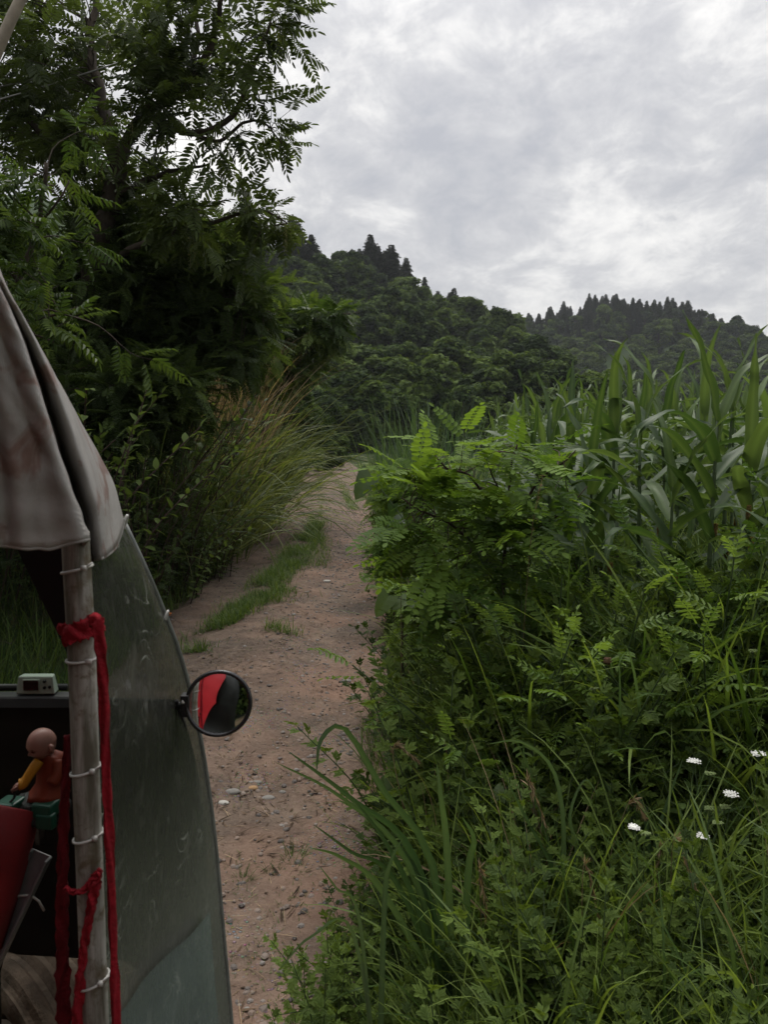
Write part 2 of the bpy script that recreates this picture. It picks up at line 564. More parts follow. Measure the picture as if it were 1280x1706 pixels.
M['white_flower'] = plain('white_petal', (.75, .75, .70), .7, .2, 0, .1, 40)
M['green_seed'] = plain('green_seed_head', (.16, .21, .08), .8, .2, 0, .3, 60)
M['brown_seed'] = plain('brown_seed_head', (.22, .13, .08), .85, .2, 0, .4, 50)
M['bristle'] = leaf_mat('foxtail_bristle', (.13, .11, .05), (.22, .20, .09), .45, .7)
M['stone'] = plain('field_stone', (.27, .255, .23), .8, .3, 0, .4, 25, .4)
M['stone_tan'] = plain('tan_stone', (.42, .26, .13), .75, .3, 0, .3, 25, .4)
M['stone_pale'] = plain('pale_stone', (.50, .48, .43), .8, .3, 0, .3, 25, .4)


def gravel_mat():
    m, t = mat('gravel_chip')
    at = t.n('ShaderNodeAttribute', attribute_name='tint')
    col = t.ramp(at.outputs['Fac'], [(0, (.065, .056, .050)), (.35, (.125, .105, .092)), (.6, (.20, .145, .112)), (.88, (.19, .175, .16)), (1, (.33, .30, .26))])
    p = t.n('ShaderNodeBsdfPrincipled', i_Base_Color=col, i_Roughness=.8)
    out(t, p)
    return m


M['gravel'] = gravel_mat()


def path_mat():
    m, t = mat('dirt_path')
    g = t.n('ShaderNodeNewGeometry'); pos = g.outputs['Position']
    big = t.noise(pos, .75, 4, .6, .4)
    midn = t.noise(pos, 4.5, 6, .65, .3)
    fine = t.noise(pos, 38, 5, .7)
    col = t.ramp(big, [(.33, (.126, .100, .079)), (.48, (.186, .136, .102)), (.62, (.234, .160, .118))])
    col = t.mix(t.maprange(midn, .38, .68), t.mix(1.0, col, (.52, .52, .54, 1), 'MULTIPLY'), col)
    col = t.mix(t.math('MULTIPLY', t.maprange(fine, .45, .8), .45), col, (.28, .22, .17, 1))
    # clay shows redder along the right wheel track
    sp = t.n('ShaderNodeSeparateXYZ', i_0=pos)
    band = t.math('MULTIPLY', t.maprange(t.noise(pos, 1.3, 3), .42, .6), t.maprange(sp.outputs[0], -1.2, -.35))
    col = t.mix(t.math('MULTIPLY', band, .5), col, (.250, .148, .104, 1))
    vo = t.n('ShaderNodeTexVoronoi', i_Scale=55.0); t.set(vo, 'Vector', pos)
    peb = t.maprange(vo.outputs['Distance'], .12, .42, 1, 0)
    where = t.maprange(t.noise(pos, 2.2, 4, .6), .5, .62)
    pm = t.math('MULTIPLY', peb, where)
    col = t.mix(t.math('MULTIPLY', pm, .5), col, t.mix(.5, vo.outputs['Color'], (.2, .18, .16, 1)))
    h = t.math('ADD', t.math('ADD', t.math('MULTIPLY', midn, 1.6), t.math('MULTIPLY', fine, .5)), t.math('MULTIPLY', pm, .5))
    b = t.n('ShaderNodeBump', i_Height=h, i_Strength=.9); b.inputs['Distance'].default_value = .03
    p = t.n('ShaderNodeBsdfPrincipled', i_Base_Color=col, i_Roughness=.93, i_Normal=b.outputs[0])
    t.set(p, 'Specular IOR Level', .15)
    out(t, p)
    return m


def ground_mat():
    m, t = mat('earth_ground')
    g = t.n('ShaderNodeNewGeometry'); pos = g.outputs['Position']
    a = t.noise(pos, .5, 5, .6); b = t.noise(pos, 6, 6, .7)
    soil = t.ramp(b, [(.3, (.055, .040, .026)), (.6, (.12, .080, .052)), (.8, (.17, .115, .075))])
    green = t.ramp(b, [(.3, (.016, .028, .010)), (.7, (.042, .068, .022))])
    col = t.mix(t.maprange(a, .42, .56), soil, green)
    sp = t.n('ShaderNodeSeparateXYZ', i_0=pos)
    col = t.mix(t.maprange(sp.outputs[1], 25, 60), col, green)
    bp = t.n('ShaderNodeBump', i_Height=b, i_Strength=.8); bp.inputs['Distance'].default_value = .06
    p = t.n('ShaderNodeBsdfPrincipled', i_Base_Color=col, i_Roughness=.95, i_Normal=bp.outputs[0])
    t.set(p, 'Specular IOR Level', .1)
    out(t, p)
    return m


M['path'] = path_mat(); M['ground'] = ground_mat()

# ------------------------------------------------------------------ ground and path
xs = np.unique(np.concatenate([np.linspace(-420, -60, 37), np.linspace(-60, -12, 49), np.linspace(-12, 8, 121), np.linspace(8, 60, 53), np.linspace(60, 420, 37)]))
ys = np.unique(np.concatenate([np.linspace(-60, -8, 20), np.linspace(-8, 26, 171), np.linspace(26, 90, 97), np.linspace(90, 420, 90), np.linspace(420, 900, 16)]))
XX, YY = np.meshgrid(xs, ys)
ZZ = ground_z(XX, YY)
g = MB()
nx, ny = len(xs), len(ys)
ii = (np.arange(ny - 1)[:, None] * nx + np.arange(nx - 1)[None]).ravel()
g.add(np.stack([XX, YY, ZZ], -1).reshape(-1, 3), np.stack([ii, ii + 1, ii + nx + 1, ii + nx], -1))
tag(g.build('ground', M['ground'], smooth=True), kind='structure')

ys = np.concatenate([np.arange(-8, 14, .07), np.arange(14, 68, .3)])
tt = np.linspace(-.09, 1.09, 60)
Lr = interp(ys, YK, LK); Rr = interp(ys, YK, RK)
wob = .07 * np.sin(ys * 2.3) + .05 * np.sin(ys * 5.1 + 1)
XX = Lr[:, None] + (Rr - Lr)[:, None] * tt[None] + wob[:, None] * (np.abs(tt - .5) * 2)[None] ** 3
YY = np.repeat(ys[:, None], len(tt), 1)
ZZ = path_z(XX, YY) + .004 * RNG.standard_normal(XX.shape)
g = MB(); nx, ny = len(tt), len(ys)
ii = (np.arange(ny - 1)[:, None] * nx + np.arange(nx - 1)[None]).ravel()
g.add(np.stack([XX, YY, ZZ], -1).reshape(-1, 3), np.stack([ii, ii + 1, ii + nx + 1, ii + nx], -1))
tag(g.build('path', M['path'], smooth=True), kind='structure')


# loose gravel and straw litter, too many to count
def stones_tpl(seed):
    r = np.random.default_rng(seed)
    V = []
    for k, (z, rr, nn) in enumerate([(-.5, .55, 5), (.1, 1.0, 6), (.55, .6, 5)]): pass
    ang = np.arange(6) / 6 * 2 * pi
    ring = lambda z, rad: np.stack([np.cos(ang) * rad * r.uniform(.8, 1.15, 6), np.sin(ang) * rad * r.uniform(.8, 1.15, 6), np.full(6, z) + r.uniform(-.06, .06, 6)], -1)
    V = np.concatenate([ring(-.35, .75), ring(.02, 1.0), ring(.36, .62), [[0, 0, .46]]])
    Q = [(a * 6 + j, a * 6 + (j + 1) % 6, (a + 1) * 6 + (j + 1) % 6, (a + 1) * 6 + j) for a in range(2) for j in range(6)]
    T = [(12 + j, 12 + (j + 1) % 6, 18) for j in range(6)]
    return dict(V=V, Q=np.array(Q), T=np.array(T), c=np.zeros(19))


def rotz(a):
    a = np.asarray(a, float); c, s = np.cos(a), np.sin(a); o = np.zeros_like(c)
    return np.stack([np.stack([c, -s, o], -1), np.stack([s, c, o], -1), np.stack([o, o, o + 1], -1)], -2)


gv = MB()
for sd in range(4):
    N = 5200
    y = 1.6 + RNG.random(N) ** 1.6 * 26
    L = interp(y, YK, LK); R = interp(y, YK, RK)
    t = RNG.random(N)
    x = L + (R - L) * t
    dens = np.exp(-((t - .78) / .2) ** 2) * (.35 + .65 * smooth((bumps(x * 1.1, y * .55, 1.0) + .5) / 1.0)) + .12 + .5 * np.exp(-((y - 12) / 4) ** 2) * (t > .55)
    keep = RNG.random(N) < dens
    x, y = x[keep], y[keep]; n = len(x)
    s = .0045 + .014 * RNG.random(n) ** 3.0 + .010 * (y > 7) * RNG.random(n) ** 2
    z = path_z(x, y)
    gv.inst(stones_tpl(sd), np.stack([x, y, z + s * .1], -1), rotz(RNG.random(n) * 6.28), s, RNG.random(n) * .9)
tag(gv.build('gravel', M['gravel']), kind='stuff')

lit = MB()
N = 6500
y = 1.7 + RNG.random(N) ** 1.5 * 13; L = interp(y, YK, LK); R = interp(y, YK, RK)
x = L + (R - L) * RNG.random(N)
edge = np.clip(np.abs((x - L) / (R - L) - .5) * 2, 0, 1)
k = RNG.random(N) < .25 + .75 * edge ** 3
x, y = x[k], y[k]; n = len(x)
blades(lit, np.stack([x, y, path_z(x, y) + .006], -1), RNG.random(n) * 6.28, .03 + .09 * RNG.random(n) ** 2, 1.45 + .1 * RNG.random(n), RNG.uniform(-.25, .2, n), .0035, 3, RNG.random(n))
tag(lit.build('straw_litter', M['dry']), kind='stuff')
lit = MB()
N = 15000
y = 1.7 + RNG.random(N) ** 1.5 * 20; L = interp(y, YK, LK); R = interp(y, YK, RK)
x = L + (R - L) * RNG.random(N)
k = RNG.random(N) < smooth((bumps(x * 1.9, y * 1.3, 1.4) + .75) / 1.3) ** 1.5
x, y = x[k], y[k]; n = len(x)
blades(lit, np.stack([x, y, path_z(x, y) + .004], -1), RNG.random(n) * 6.28, .015 + .075 * RNG.random(n) ** 2.5, 1.35 + .2 * RNG.random(n), RNG.uniform(-.4, .2, n), .005 + .010 * RNG.random(n) ** 2, 3, RNG.random(n))
tag(lit.build('twig_litter', leaf_mat('dead_leaf_bits', (.030, .026, .018), (.085, .070, .046), .05, .9, .1)), kind='stuff')

# countable stones on the path
STN = [stones_tpl(20 + i) for i in range(4)]


def stone(u, v, size, flat, mt, label):
    d = P(u, v, 1.0) - np.array([0, 0, CH]); k = -CH / d[2]
    x, y = d[0] * k, k
    mb = MB(); tp = dict(STN[random.randrange(4)])
    mb.inst(tp, [(0, 0, 0)], rotz([random.random() * 6]), 1.0, .5)
    o = mb.build('stone', mt, smooth=True, loc=(x, y, gz(x, y) + size * flat * .12))
    o.scale = (size * 1.25, size * .85, size * flat * 1.3)
    sb = o.modifiers.new('round', 'SUBSURF'); sb.levels = sb.render_levels = 2
    tag(o, label, 'stone', 'larger stones lying on the dirt path')


stone(545, 967, .05, .5, M['stone_pale'], 'flat pale stone lying alone on the gravel where the grass strip ends')
stone(421, 1311, .028, .75, M['stone_tan'], 'small orange tan stone beside the grey pebbles below the round mirror')
stone(388, 1321, .040, .6, M['stone'], 'rounded grey stone bedded in the path next to the plastic side curtain')
stone(447, 1322, .034, .55, M['stone'], 'flat grey stone to the right of the orange tan stone')
stone(428, 1301, .026, .6, M['stone'], 'bluish grey pebble just above the orange tan stone')
stone(372, 1341, .030, .6, M['stone_pale'], 'light pebble at the lower left of the grey stone patch')
stone(470, 1311, .02, .7, M['stone'], 'little dark pebble at the right end of the stone patch')
stone(580, 1128, .028, .6, M['stone'], 'brownish stone lying in the right wheel track level with the mirror')
stone(600, 905, .04, .5, M['stone'], 'grey stone lying at the far gravel by the right verge')

# ------------------------------------------------------------------ grass that nobody could count
def G(u, v, z=0.0):
    d = P(u, v, 1.0) - np.array([0, 0, CH]); k = (z - CH) / d[2]
    return d[0] * k, k


def grass_patch(name, mt, xy, L, W, lean=(.05, .7), curl=(.2, 1.3), nseg=4, tint=(0, 1)):
    mb = MB(); xy = np.asarray(xy); n = len(xy)
    z = np.array([gz(a, b) for a, b in xy]) - .008
    blades(mb, np.column_stack([xy, z]), RNG.random(n) * 6.28, L * RNG.uniform(.5, 1.15, n), RNG.uniform(*lean, n), RNG.uniform(*curl, n), W * RNG.uniform(.7, 1.2, n), nseg, RNG.uniform(*tint, n))
    return tag(mb.build(name, mt), kind='stuff')


pts = []
# the strip between the wheel tracks, patchy, as in the photo
for (u0, v0, u1, v1, hw, n) in [(532, 862, 515, 905, 18, 2600), (520, 895, 475, 950, 28, 4000), (480, 940, 425, 1000, 30, 3200), (545, 905, 530, 950, 16, 260), (420, 1000, 370, 1045, 30, 1500), (365, 1045, 320, 1085, 26, 900), (534, 862, 536, 825, 8, 260), (480, 985, 440, 1010, 30, 420),
                                (545, 768, 536, 785, 8, 700), (536, 795, 528, 820, 9, 700), (566, 805, 588, 848, 10, 1300), (548, 785, 552, 796, 7, 300), (345, 1065, 325, 1085, 22, 260), (440, 1045, 470, 1060, 40, 200)]:
    for _ in range(n):
        t = random.random(); k = random.gauss(0, .5) * hw
        x, y = G(u0 + (u1 - u0) * t + k, v0 + (v1 - v0) * t + k * .12)
        if bumps(x * 3.1, y * 1.7) > -.45: pts.append((x, y))
grass_patch('grass', M['grass'], pts, .15, .008, lean=(.15, 1.15), curl=(.2, 1.4), nseg=5, tint=(0, .7))
# tiny sparse growth on the path
pts = []
for _ in range(230):
    u = random.uniform(350, 560); v = random.choice([random.uniform(1000, 1120), random.uniform(1130, 1350), random.uniform(1420, 1700)])
    x, y = G(u, v)
    if interp(y, YK, LK) + .1 < x < interp(y, YK, RK) - .05:
        for _ in range(7): pts.append((x + random.gauss(0, .035), y + random.gauss(0, .03)))
grass_patch('grass', M['grass'], pts, .035, .0035, lean=(.4, 1.3), tint=(0, .5))
# fringe along both sides
pts = []
for _ in range(16000):
    y = 2.5 + random.random() ** 1.7 * 45
    x = float(interp(y, YK, LK)) + .06 + .10 * math.sin(y * 2.1) * math.sin(y * .7) - abs(random.gauss(0, .42))
    pts.append((x, y))
grass_patch('grass', M['grass'], pts, .30, .0065, nseg=5, tint=(0, .8))
pts = []
for _ in range(15000):
    y = 1.2 + random.random() ** 1.6 * 36
    x = float(interp(y, YK, RK)) - .04 + .13 * math.sin(y * 1.9) * math.sin(y * .8 + 1) + abs(random.gauss(0, .38))
    pts.append((x, y))
grass_patch('grass', M['grass'], pts, .24, .0055, nseg=5, tint=(0, .7))
# ground cover in the right-hand verge and under the maize
pts = []
for _ in range(22000):
    y = 1.1 + random.random() ** 1.3 * 9
    x = random.uniform(.05, .9 * y * .55 + .9)
    pts.append((x, y))
grass_patch('grass', M['grass'], pts, .34, .007, nseg=5, tint=(.1, .9))
pts = []
for _ in range(9000):
    y = 9 + random.random() * 30; x = float(interp(y, YK, RK)) + random.random() ** 1.5 * 9
    pts.append((x, y))
grass_patch('grass', M['grass'], pts, .55, .012, nseg=5, tint=(.1, .9))
# matted undergrowth on the left bank
pts = []
for _ in range(22000):
    y = 3.5 + random.random() ** 1.3 * 40
    x = float(interp(y, YK, LK)) - .15 - random.random() * 3.5
    pts.append((x, y))
grass_patch('undergrowth', M['dark'], pts, .5, .016, nseg=4, lean=(.1, 1.0), tint=(0, .9))
# ------------------------------------------------------------------ trees and shrubs with real leaves
class Leaves:
    def __init__(self): self.p = []; self.d = []; self.n = []; self.s = []; self.t = []

    def put(self, p, d, n, s, t): self.p.append(p); self.d.append(d); self.n.append(n); self.s.append(s); self.t.append(t)

    def flush(self, mb, tpls, m=0):
        if not self.p: return
        p = np.array(self.p); R = frames(np.array(self.d), np.array(self.n)); s = np.array(self.s); t = np.array(self.t)
        k = RNG.integers(0, len(tpls), len(p))
        for i, tp in enumerate(tpls): mb.inst(tp, p[k == i], R[k == i], s[k == i], t[k == i], m)
        self.__init__()


def curve(pts, n=10):
    """Catmull-Rom through the points"""
    p = np.asarray(pts, float)
    if len(p) == 2: return p[0] + (p[1] - p[0]) * np.linspace(0, 1, n)[:, None]
    q = np.concatenate([[2 * p[0] - p[1]], p, [2 * p[-1] - p[-2]]])
    res = []
    m = max(2, int(n / (len(p) - 1)))
    for i in range(1, len(q) - 2):
        for t in np.linspace(0, 1, m, endpoint=False):
            res.append(.5 * (2 * q[i] + (q[i + 1] - q[i - 1]) * t + (2 * q[i - 1] - 5 * q[i] + 4 * q[i + 1] - q[i + 2]) * t * t + (3 * q[i] - q[i - 1] - 3 * q[i + 1] + q[i + 2]) * t ** 3))
    res.append(p[-1])
    return np.array(res)


def sprays(wood, lv, limb_pts, blobs, nleaf, size, twig_r=.006, out_bias=.5, droop=.35, tw=.4, tint=(.2, .8), sag=.1, flat=1.0):
    """twigs with leaves filling blobs (centre, radii, count), each twig rooted on the nearest limb"""
    LP = np.asarray(limb_pts)
    for (c, rad, cnt) in blobs:
        c = np.asarray(c, float); rad = np.asarray(rad, float)
        btint = random.uniform(-.12, .12)
        for _ in range(cnt):
            v = unit(np.array([random.gauss(0, 1) for _ in range(3)])) * random.random() ** .45
            p = c + v * rad
            dist = np.linalg.norm(LP - p, axis=1) + .6 * np.maximum(LP[:, 2] - p[2], 0)
            q = LP[np.argmin(dist)]
            span = p - q; ln = np.linalg.norm(span)
            if ln < .05: span = np.array([random.gauss(0, .2) for _ in range(3)]); p = q + span; ln = np.linalg.norm(span)
            dirn = unit(unit(span) + out_bias * unit(v * rad + 1e-6) + np.array([0, 0, random.uniform(-.3, .35)]))
            end = p + dirn * tw * random.uniform(.5, 1.1)
            midp = (q + p) / 2 + np.array([random.gauss(0, .08) * ln, random.gauss(0, .08) * ln, sag * ln])
            cv = curve([q, midp, p, end + np.array([0, 0, -.12 * tw])], 9)
            wood.tube(cv, np.linspace(twig_r * (1 + min(ln, 2.5)), twig_r * .35, len(cv)), 4, cap=False)
            tn = btint + random.uniform(*tint)
            k = nleaf + random.randint(-1, 1)
            for j in range(k):
                f = .45 + .55 * (j + .5) / k
                x = f * (len(cv) - 1); i0 = min(int(x), len(cv) - 2)
                pos = cv[i0] + (cv[i0 + 1] - cv[i0]) * (x - i0)
                tg = unit(cv[i0 + 1] - cv[i0])
                a = j * 2.4 + random.random()
                u = unit(np.cross(tg, [0.1, .2, 1.])); w_ = np.cross(tg, u) * flat
                d = unit(tg * .55 + (u * cos(a) + w_ * sin(a)) * .85 + np.array([0, 0, -droop * random.uniform(.3, 1.5)]))
                n = np.array([random.gauss(0, .35), random.gauss(0, .35), 1.])
                lv.put(pos, d, n, size * random.uniform(.7, 1.15), tn + random.uniform(-.1, .1))
            lv.put(cv[-1], unit(dirn * np.array([1, 1, flat]) + np.array([0, 0, -.2 * flat])), np.array([random.gauss(0, .3), random.gauss(0, .3), 1.]), size * random.uniform(.7, 1.0), tn + .1)


def limbs(wood, paths):
    """paths: (list of points, start radius, end radius); returns sampled points"""
    allp = []
    for pts, r0, r1 in paths:
        cv = curve(pts, 6 * (len(pts) - 1))
        cv = cv + np.array([[.02 * sin(i * 1.9 + r0 * 90), .02 * cos(i * 2.3), 0] for i in range(len(cv))]) * min(1, r0 * 12)
        wood.tube(cv, np.linspace(r0, r1, len(cv)), 9)
        allp.append(cv)
    return np.concatenate(allp)


def pb(u, v, Y, ru, rv, rd, n):
    """blob from photo pixels: centre, radii in metres"""
    return (P(u, v, Y), (ru / FPX * Y, rd, rv / FPX * Y), n)


WING = [pinnate(.30, 7, .105, .034, droop=.16, hang=.08, fold=.14, wide=.5, ang=60) for _ in range(4)]
FEATH = [pinnate(.30, 12, .072, .021, droop=.15, hang=.05, ang=70) for _ in range(3)]
SAPL = [pinnate(.42, 7, .125, .036, droop=.2, hang=.2, fold=.25, tipd=.25, ang=58, wide=.38) for _ in range(4)]
LOC = [pinnate(.29, 8, .064, .034, droop=.12, hang=.03, fold=.08, tipd=.03, ang=78, t0=.12, wide=.5) for _ in range(4)]
SMALLP = [pinnate(.15, 6, .036, .016, droop=.2, hang=.1, ang=65) for _ in range(3)]
OVAL = [simple_leaf(1, .5, .15, .25, 3), simple_leaf(1, .42, .2, .35, 3), simple_leaf(1, .58, .1, .2, 3)]
HEART = [simple_leaf(1, .95, .12, .25, 5, True), simple_leaf(1, .85, .2, .35, 5, True)]


def finish_tree(name, label, cat, wood, lv, tpls, lmat, base, group=None, bark='bark'):
    base = np.asarray(base, float)
    root = thing(name, label, cat, base, 0, group)
    wood.V = [v - base.astype(np.float32) for v in wood.V]
    wood.build('trunk', M[bark], root, smooth=True)
    cb = MB(); lv.flush(cb, tpls)
    cb.V = [v - base.astype(np.float32) for v in cb.V]
    cb.build('crown', M[lmat], root)
    return root, base


# --- the tall wingnut tree whose twigs cross the sky
wood, lv = MB(), Leaves()
bx, by = P(110, 700, 8.0)[0], 8.0
b0 = np.array([bx, by, gz(bx, by) - .1])
LP = limbs(wood, [
    ([b0, P(130, 640, 8), P(150, 470, 8), P(185, 330, 7.9), P(205, 245, 7.8)], .14, .075),
    ([P(205, 245, 7.8), P(243, 188, 7.6), P(300, 150, 7.4), P(350, 80, 7.3), P(372, -10, 7.2)], .06, .02),
    ([P(195, 290, 7.8), P(170, 170, 8), P(150, 60, 8.2), P(180, -80, 8.3)], .07, .025),
    ([P(243, 188, 7.6), P(318, 222, 7.2), P(385, 195, 7.0), P(415, 130, 6.9), P(440, 65, 6.9), P(465, -5, 6.9)], .035, .008),
    ([P(318, 222, 7.2), P(365, 235, 7.1), P(405, 205, 7.0), P(440, 205, 7), P(470, 240, 7)], .02, .006),
    ([P(160, 400, 8), P(90, 260, 8.2), P(20, 150, 8.5), P(-70, 40, 8.5)], .07, .02),
    ([P(185, 330, 7.9), P(270, 290, 7.7), P(345, 275, 7.5)], .04, .01),
    ([P(155, 450, 8), P(250, 400, 7.6), P(350, 372, 7.5), P(430, 350, 7.4), P(480, 372, 7.4)], .035, .006),
    ([P(300, 150, 7.4), P(330, 60, 7.6), P(300, -60, 7.8)], .03, .01)])
bl = [pb(50, 60, 8.3, 110, 80, .9, 26), pb(30, 180, 8.3, 110, 80, .9, 38), pb(130, 130, 8, 70, 70, .8, 18), pb(140, 10, 8.2, 80, 40, .9, 8),
      pb(230, 40, 7.8, 45, 40, .7, 8), pb(265, 130, 7.4, 45, 35, .6, 17), pb(320, 90, 7.3, 40, 30, .6, 11), pb(345, 20, 7.3, 40, 30, .5, 8),
      pb(150, 260, 7.8, 90, 60, .8, 32), pb(270, 195, 7.2, 35, 20, .4, 7), pb(375, 235, 7.0, 30, 16, .3, 5), pb(415, 120, 6.9, 16, 16, .3, 3),
      pb(440, 70, 6.9, 12, 16, .3, 3), pb(462, 30, 6.9, 14, 14, .3, 3), pb(470, 0, 6.9, 14, 14, .3, 3), pb(450, 205, 7, 18, 10, .3, 4), pb(405, 170, 7, 14, 10, .3, 2),
      pb(410, 345, 7.4, 36, 8, .3, 6), pb(470, 365, 7.4, 14, 6, .25, 4), pb(310, 370, 7.5, 55, 26, .4, 14)]
sprays(wood, lv, LP, bl, 6, .95, .005, tw=.3, droop=.12)
wing_root, wb = finish_tree('wingnut_tree', 'tall leafy tree with feathered leaves reaching over the sky at upper left, seed strings hanging', 'tree', wood, lv, WING, 'wing', b0)
for k in range(46):
    c, rad, _ = random.choice(bl[3:])
    p = np.asarray(c) + np.array([random.uniform(-1, 1) * rad[0], random.uniform(-1, 1) * rad[1], -random.random() * rad[2]])
    q = LP[np.argmin(np.linalg.norm(LP - p, axis=1))]
    mb = MB(); L = random.uniform(.16, .3)
    mb.tube([q - wb, (p + q) / 2 - wb + np.array([0, 0, .05]), p - wb, p - wb + np.array([.01, 0, -L])], .002, 3, cap=False)
    n = int(L / .011)
    zz_ = np.linspace(0, -L, n)
    a = np.arange(n) * 2.4
    pos = p - wb + np.stack([np.cos(a) * .006, np.sin(a) * .006, zz_], -1)
    d = np.stack([np.cos(a), np.sin(a), -.4 + 0 * a], -1)
    mb.inst(OVAL[0], pos, frames(d, np.tile([0, 0, 1.], (n, 1))), .018, RNG.random(n))
    mb.build('seed_string', M['catkin'], wing_root)

# --- the dark feathery trees below it
def ftree(name, label, cat, bu, bv, bY, lps, bl, nleaf, size, tpls, lmat, r0=.07, tw=.3, **kw):
    wood, lv = MB(), Leaves()
    x = P(bu, bv, bY)[0]; b = np.array([x, bY, gz(x, bY) - .08])
    paths = []
    for i, (pts, a, c) in enumerate(lps):
        q = [P(*p) for p in pts]
        if i == 0: q = [b] + q
        paths.append((q, a, c))
    LPp = limbs(wood, paths)
    sprays(wood, lv, LPp, bl, nleaf, size, .004, tw=tw, **kw)
    return finish_tree(name, label, cat, wood, lv, tpls, lmat, b)


ftree('mimosa_tree', 'dark spreading tree with fine feathery leaves just below the tall tree', 'tree', 300, 800, 9.6,
      [([(290, 640, 9.4), (285, 520, 9.2), (300, 440, 9)], .08, .04), ([(285, 520, 9.2), (200, 450, 8.8), (120, 420, 8.4)], .04, .012),
       ([(300, 440, 9), (360, 440, 9.2), (410, 460, 9.5), (450, 485, 9.8)], .035, .01), ([(300, 440, 9), (270, 400, 9), (250, 380, 9)], .03, .01),
       ([(285, 540, 9.2), (380, 510, 9), (450, 520, 9.2)], .03, .01)],
      [pb(310, 445, 9, 100, 50, .8, 110), pb(210, 400, 8.8, 80, 45, .8, 80), pb(150, 440, 8.4, 110, 60, .8, 110), pb(220, 500, 8.6, 120, 55, .7, 120),
       pb(340, 510, 9, 100, 45, .7, 95), pb(405, 475, 9.4, 50, 40, .6, 44), pb(410, 530, 9.2, 50, 35, .5, 40), pb(340, 570, 8.8, 100, 30, .5, 60), pb(180, 570, 8.4, 100, 40, .6, 80), pb(265, 640, 8.1, 80, 45, .5, 60), pb(160, 660, 7.7, 90, 60, .5, 70), pb(240, 720, 8.0, 70, 40, .4, 36)],
      6, 1.0, FEATH, 'dark', tint=(.05, .8), tw=.36, droop=.05)

ftree('sumac_tree', 'small tree with drooping yellow green leaves overhanging the reeds', 'tree', 430, 760, 15,
      [([(440, 690, 15), (450, 600, 14.8), (480, 555, 14.5)], .06, .03), ([(450, 600, 14.8), (420, 545, 14.5), (400, 510, 14)], .03, .01), ([(480, 555, 14.5), (540, 530, 14), (600, 520, 14)], .025, .006)],
      [pb(505, 545, 14.3, 50, 26, .6, 44), pb(450, 545, 14.6, 55, 36, .7, 56), pb(545, 528, 14, 26, 12, .4, 12), pb(470, 605, 14.6, 50, 36, .7, 50), pb(400, 570, 14.5, 50, 40, .7, 44), pb(575, 525, 14, 10, 6, .3, 3), pb(400, 640, 14.5, 60, 40, .8, 50)],
      6, 1.15, WING, 'sap', tint=(.05, .75), tw=.36)

# --- the near sapling with long pointed leaflets
wood, lv = MB(), Leaves()
bX, bY_ = -2.35, 4.4
b0 = np.array([bX, bY_, gz(bX, bY_) - .05])
LP = limbs(wood, [([b0, P(-20, 650, 4.5), P(20, 500, 4.5), P(60, 380, 4.5), P(78, 270, 4.4)], .03, .010),
                  ([P(10, 540, 4.5), P(70, 530, 4.2), P(130, 512, 4.1)], .012, .005), ([P(30, 470, 4.5), P(-30, 380, 4.6), P(-40, 300, 4.6)], .012, .005),
                  ([P(60, 380, 4.5), P(100, 330, 4.4), P(115, 300, 4.4)], .008, .004), ([P(0, 590, 4.5), P(50, 560, 4.1), P(90, 570, 4.0)], .01, .004)])
sprays(wood, lv, LP, [pb(65, 290, 4.4, 35, 40, .25, 7), pb(10, 380, 4.5, 50, 45, .3, 9), pb(70, 380, 4.4, 35, 40, .25, 5), pb(20, 450, 4.4, 40, 30, .3, 7), pb(80, 470, 4.2, 25, 20, .2, 3), pb(75, 535, 4.1, 40, 16, .2, 5), pb(-20, 500, 4.5, 50, 60, .3, 8)],
       5, .56, .004, tw=.14, droop=.2, tint=(.1, .7))
finish_tree('sumac_sapling', 'bright green sapling with long pointed leaflets close behind the canopy', 'sapling', wood, lv, SAPL, 'sap', b0)
# ------------------------------------------------------------------ forest on the hills
def broadleaf(seed, H=7.0):
    r = np.random.default_rng(seed); random.seed(seed)
    root = thing('broadleaf_tree', 'x', 'tree')
    wood, cr = MB(), MB()
    W = H * .40
    cb = []
    for i in range(36):
        a = r.random() * 6.28; q = sqrt(r.random()); h = r.random()
        prof = sin(pi * (.12 + .80 * h)) ** .7
        cb.append((np.array([cos(a) * q * W * prof, sin(a) * q * W * prof, H * (.14 + .80 * h)]), W * (.17 + .24 * r.random() ** 1.5)))
    cv = curve([(0, 0, -1.2), (.1, 0, H * .2), (-.1, .1, H * .45), (0, 0, H * .8)], 9)
    wood.tube(cv, np.linspace(.16, .04, len(cv)), 6)
    for c, rr in cb[:14]:
        s = cv[min(len(cv) - 2, 2 + int(c[2] / H * 5))]
        wood.tube(curve([s, (s + c) / 2 + [0, 0, -.2], c], 5), np.linspace(.06, .02, 5), 4, cap=False)
    for c, rr in cb:
        n = 300
        v = unit(r.standard_normal((n, 3))); v[:, 2] = np.where(v[:, 2] < -.35, -v[:, 2], v[:, 2])
        pos = c + v * rr * np.array([1, 1, .72]) * (1 - .45 * r.random((n, 1)) ** 2) + r.standard_normal((n, 3)) * .14
        nrm = v * .7 + np.array([0, 0, .7]) + r.standard_normal((n, 3)) * .4
        d = unit(np.cross(nrm, r.standard_normal((n, 3)))) + v * .3
        cr.inst(CLUMP, pos, frames(d, nrm), r.uniform(.16, .34, n), r.uniform(.1, .6, n) + r.uniform(-.2, .4))
    wood.build('trunk', M['bark'], root, smooth=True); cr.build('crown', M['forest'], root)
    return root


